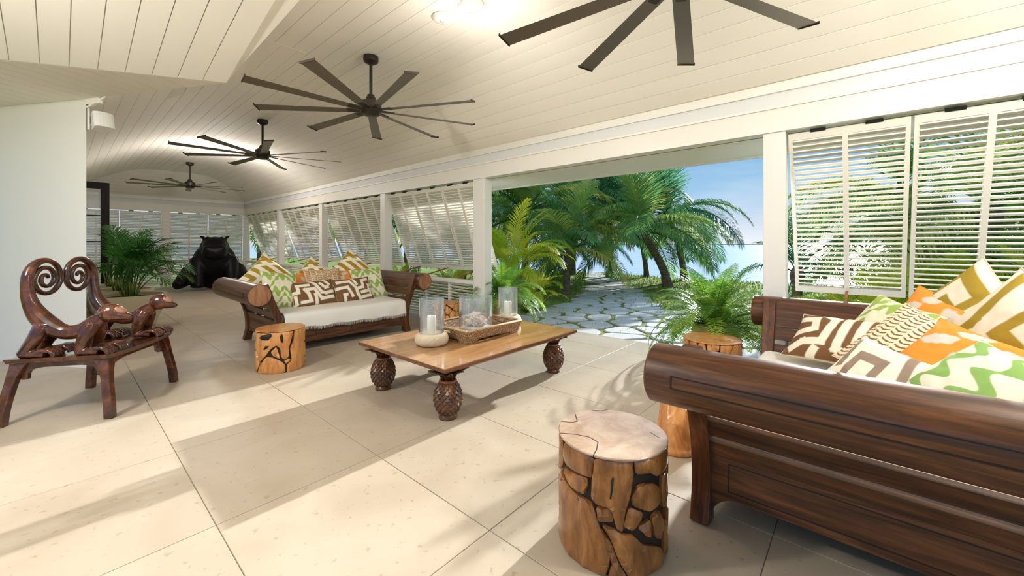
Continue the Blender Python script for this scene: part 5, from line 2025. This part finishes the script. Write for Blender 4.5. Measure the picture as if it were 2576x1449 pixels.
clump('areca_palm', 'leafy areca palm behind the near shutters, second from the post', 'palm', (7.0, -0.8, GZ), ARE, 30, 1.05, 0.45, 38, 'areca palms', STEMG, 0.4)
for i, (x, y, lb) in enumerate(((8.4, -0.7, 'beside the post'), (8.8, -2.3, 'in the middle'), (8.6, -4.0, 'at far right'), (9.6, -1.5, 'at the back'))):
    clump('screening_palm', 'bushy green palm thicket behind the near shutters, ' + lb, 'palm', (x, y, GZ), COCO['a'][:5], 26, 1.5, 0.7, 70 + i, 'thicket behind the near shutters', STEMG, 0.9)
clump('areca_palm', 'green areca palm outside the first shutter bay', 'palm', (6.4, 7.6, GZ), ARE, 22, 0.8, 0.35, 35, 'areca palms', STEMG, 0.2)
clump('areca_palm', 'green areca palm outside the second shutter bay', 'palm', (6.4, 10.0, GZ), ARE, 22, 0.8, 0.35, 36, 'areca palms', STEMG, 0.2)
for i, (x, y) in enumerate(((16.0, 3.6), (16.2, 2.2), (16.6, 7.6), (16.9, 8.8), (15.6, 0.6))):
    clump('beach_shrub', ['small shrub at the lawn edge right of the leaning palm', 'small shrub at the lawn edge beside the right fern', 'small shrub at the lawn edge left of the leaning palm', 'small shrub by the sea beyond the path', 'small shrub by the sea behind the right fern'][i],
          'shrub', (x, y, -0.35), FRN, 18, 0.5, 0.3, 50 + i, 'shrubs at the lawn edge')


# ================================================================== potted plants
def fern_pot(label, loc, seed, Rf):
    t_ = thing('potted_fern', label, 'potted fern', loc, 0, 'potted ferns flanking the opening')
    MB().lathe([(0.15, 0.0), (0.19, 0.02), (0.215, 0.2), (0.22, 0.36), (0.235, 0.40), (0.225, 0.42), (0.205, 0.42), (0.20, 0.36)], 32).build('basket_pot', BASKET, t_, smooth=True)
    for i in range(9):
        z = 0.05 + i * 0.042
        r_ = 0.192 + 0.033 * min(1, z / 0.4)
        ring = [((r_ + 0.003) * math.cos(2 * pi * k / 32), (r_ + 0.003) * math.sin(2 * pi * k / 32), z) for k in range(33)]
        MB().tube(ring, 0.009, 5).build('cane_ring', BASKET, t_, smooth=True)
    MB().lathe([(0.2, 0.37), (0.19, 0.39), (0.01, 0.40)], 24).build('soil', SOIL, t_)
    rnd = random.Random(seed)
    for i in range(84):
        a = i * 2.399 + rnd.uniform(-0.3, 0.3)
        k = i / 84
        vi = min(4, int(k * 5))
        r_ = 0.15 * k
        o = place('frond', FRN[vi], None, t_, (r_ * math.cos(a), r_ * math.sin(a), 0.40), (rnd.uniform(-0.15, 0.15), rnd.uniform(-0.15, 0.15), a))
        s_ = Rf * rnd.uniform(0.75, 1.15)
        o.scale = (s_, s_, s_)
    return t_


fern_pot('lush fern in a cane basket pot at the left of the garden opening', (4.46, 4.12, 0), 1, 0.72)
fern_pot('lush fern in a cane basket pot at the right of the garden opening', (4.50, 1.14, 0), 2, 0.70)

for i, (y, lb, n_) in enumerate(((8.35, 'cream planter with a green palm nearest the bench', 34), (9.45, 'cream planter with a dark palm, second of the row', 26), (10.5, 'cream planter with a dark palm beside the open door', 26))):
    t_ = thing('potted_palm', lb, 'potted palm', (0.70 - 0.02 * i, y, 0), 0, 'row of cream planters with palms')
    MB().lathe([(0.26, 0.0), (0.30, 0.01), (0.40, 0.30), (0.43, 0.46), (0.435, 0.485), (0.42, 0.49), (0.39, 0.485), (0.385, 0.42)], 48).build('planter', POT, t_, smooth=True, auto=50)
    MB().lathe([(0.39, 0.40), (0.38, 0.435), (0.01, 0.45)], 32).build('soil', SOIL, t_)
    rnd = random.Random(60 + i)
    for j in range(n_):
        a = j * 2.399 + rnd.uniform(-0.3, 0.3)
        k = (j + 0.5) / n_
        r_ = 0.11 * math.sqrt(k)
        h_ = rnd.uniform(0.10, 0.30)
        sx, sy = r_ * math.cos(a), r_ * math.sin(a)
        MB().tube([(sx * 0.7, sy * 0.7, 0.42), (sx * 1.3, sy * 1.3, 0.45 + h_)], [0.011, 0.007], 5).build('stem', STEMG, t_, smooth=True)
        if math.cos(a) < -0.15:
            a = pi - a
        vi = min(3, int(k * 4))
        o = place('frond', PPM[vi], None, t_, (sx * 1.3, sy * 1.3, 0.45 + h_), (rnd.uniform(-0.12, 0.12), rnd.uniform(-0.12, 0.12), a))
        s_ = 0.88 * rnd.uniform(0.75, 1.1)
        o.scale = (s_, s_, s_)

# ================================================================== ceiling fans
BLW = 0.062
bl = MB()
nb = 10
vs = []
for i in range(nb + 1):
    k = i / nb
    r_ = 0.11 + (1.14 - 0.11) * k
    w = BLW * (0.72 + 0.28 * k)
    tw = R(11)
    for yy, zz in ((-w, 0.004), (-w * 0.4, 0.011), (w * 0.4, 0.011), (w, 0.0), (w * 0.4, 0.003), (-w * 0.4, 0.003)):
        vs.append((r_, yy * math.cos(tw) - zz * math.sin(tw), yy * math.sin(tw) + zz * math.cos(tw)))
fs = []
for i in range(nb):
    for k in range(6):
        fs.append((i * 6 + k, i * 6 + (k + 1) % 6, (i + 1) * 6 + (k + 1) % 6, (i + 1) * 6 + k))
fs += [tuple(range(6)), tuple(nb * 6 + k for k in range(6))]
blade_me = bl.add(vs, fs).mesh('blade', True)
blade_me.materials.append(BLADE)
cap_me = MB().box2((1.138, -0.064, -0.004), (1.144, 0.064, 0.014), Matrix.Rotation(R(11), 4, 'X')).mesh('tip_cap')
cap_me.materials.append(BRONZE)
iron_me = MB().box2((0.07, -0.028, 0.0), (0.24, 0.028, 0.014), Matrix.Rotation(R(11), 4, 'X')).mesh('blade_iron')
iron_me.materials.append(BRONZE)
can_me = MB().lathe([(0.075, 0), (0.078, -0.03), (0.074, -0.055), (0.045, -0.075), (0.018, -0.082)], 32).mesh('canopy', True)
rod_me = MB().lathe([(0.016, -0.08), (0.016, -0.43)], 16).mesh('downrod', True)
mot_me = MB().lathe([(0.02, -0.40), (0.036, -0.405), (0.040, -0.425), (0.05, -0.435), (0.052, -0.45), (0.085, -0.475), (0.105, -0.485), (0.108, -0.545), (0.115, -0.55), (0.115, -0.572), (0.09, -0.59)], 40).mesh('motor_housing', True)
hub_me = MB().lathe([(0.085, -0.588), (0.088, -0.612), (0.07, -0.622), (0.01, -0.625)], 32).mesh('hub_cap', True)
for me_ in (can_me, rod_me, mot_me, hub_me):
    me_.materials.append(BRONZE)
for (x, y), ph, lb in (((2.15, 0.72), 16, 'bronze nine-blade ceiling fan cut off by the top of the picture'), ((2.17, 3.89), 17, 'bronze nine-blade ceiling fan above the coffee table, seen whole'),
                       ((2.14, 7.18), 17, 'bronze nine-blade ceiling fan, third from the camera'), ((2.09, 12.25), 2, 'bronze nine-blade ceiling fan at the far end')):
    t_ = thing('ceiling_fan', lb, 'ceiling fan', (x, y, ZF - 0.002), 0, 'row of ceiling fans')
    place('canopy', can_me, None, t_, auto=35)
    place('downrod', rod_me, None, t_, auto=35)
    place('motor_housing', mot_me, None, t_, auto=35)
    place('hub_cap', hub_me, None, t_, auto=35)
    for i in range(9):
        o = place('blade', blade_me, None, t_, (0, 0, -0.572), (0, 0, R(ph + 40 * i)), auto=35)
        place('tip_cap', cap_me, None, o)
        place('blade_iron', iron_me, None, o)


# ================================================================== small ceiling and wall fittings


def bulkhead(label, loc, watts=7):
    t_ = thing('bulkhead_light', label, 'ceiling light', loc, 0, 'caged ceiling lights')
    MB().lathe([(0.13, 0.0), (0.135, -0.012), (0.125, -0.03), (0.10, -0.032)], 32).build('base_ring', PLASTIC, t_, smooth=True, auto=35)
    MB().lathe([(0.095, -0.03), (0.092, -0.06), (0.075, -0.09), (0.04, -0.11), (0.002, -0.115)], 32).build('glass_dome', FROST, t_, smooth=True)
    for a in (0, 90):
        pts = [(0.118 * math.cos(k), 0, -0.03 - 0.098 * math.sin(k)) for k in [pi * i / 16 for i in range(17)]]
        MB().tube(pts, 0.005, 6, Matrix.Rotation(R(a + 35), 4, 'Z')).build('cage_wire', PLASTIC, t_, smooth=True)
    ld = bpy.data.lights.new('bulkhead_fill_lamp', 'POINT')
    ld.energy = watts
    ld.color = (1.0, 0.96, 0.91)
    ld.shadow_soft_size = 0.12
    lo_ = bpy.data.objects.new('bulkhead_fill_lamp', ld)
    COL.objects.link(lo_)
    lo_.parent = t_
    lo_.location = (0, 0, -0.55)  # floats well below the dome, added fill that spreads over the ceiling
    ring = [(0.098 * math.cos(2 * pi * i / 32), 0.098 * math.sin(2 * pi * i / 32), -0.085) for i in range(33)]
    MB().tube(ring, 0.005, 6).build('cage_ring', PLASTIC, t_, smooth=True)


bulkhead('white caged ceiling light at the top edge of the picture', (2.20, 2.36, ZF - 0.001), 10)
bulkhead('white caged ceiling light behind the third ceiling fan', (2.17, 9.97, ZF - 0.001), 34)
bulkhead('added caged ceiling light behind the camera, unseen, brightening the room', (2.20, -1.2, ZF - 0.001), 66)  # added out of view to lift the ceiling and shaded floor
bulkhead('added caged ceiling light over the side wing, unseen, brightening the left wall', (-1.3, 2.9, ZF - 0.001), 92)  # added out of view as fill for the angled wall
sd_t = thing('smoke_detector', 'round white smoke detector on the ceiling near the caged light', 'smoke detector', (2.20, 2.74, ZF - 0.001))
MB().lathe([(0.085, 0), (0.088, -0.012), (0.08, -0.026), (0.06, -0.036), (0.01, -0.038)], 36).build('housing', PLASTIC, sd_t, smooth=True, auto=40)
MB().lathe([(0.022, -0.036), (0.022, -0.041), (0.002, -0.042)], 20).build('test_button', TRIM, sd_t, smooth=True)

sp_t = thing('wall_speaker', 'small white loudspeaker on the edge of the left wall', 'speaker', (0.28, 5.93, 2.50), R(20))
mb = MB()
arc = [(0.085 * math.cos(a), -0.075 - 0.035 * math.sin(a)) for a in [pi * i / 10 for i in range(11)]]
poly = [(-0.06, 0.06), (0.06, 0.06)] + arc
mb.prism(poly, Matrix.Rotation(R(-14), 4, 'X'), (-0.075, 0.085))
mb.build('cabinet', PLASTIC, sp_t, bevel=0.006)
MB().tube([(-0.10, 0.02, -0.06), (-0.06, 0.01, -0.02), (-0.06, 0.01, 0.05), (-0.10, 0.02, 0.08)], 0.012, 8).build('bracket', PLASTIC, sp_t, smooth=True)
MB().box2((-0.108, -0.02, -0.09), (-0.09, 0.05, 0.19)).build('wall_plate', PLASTIC, sp_t)
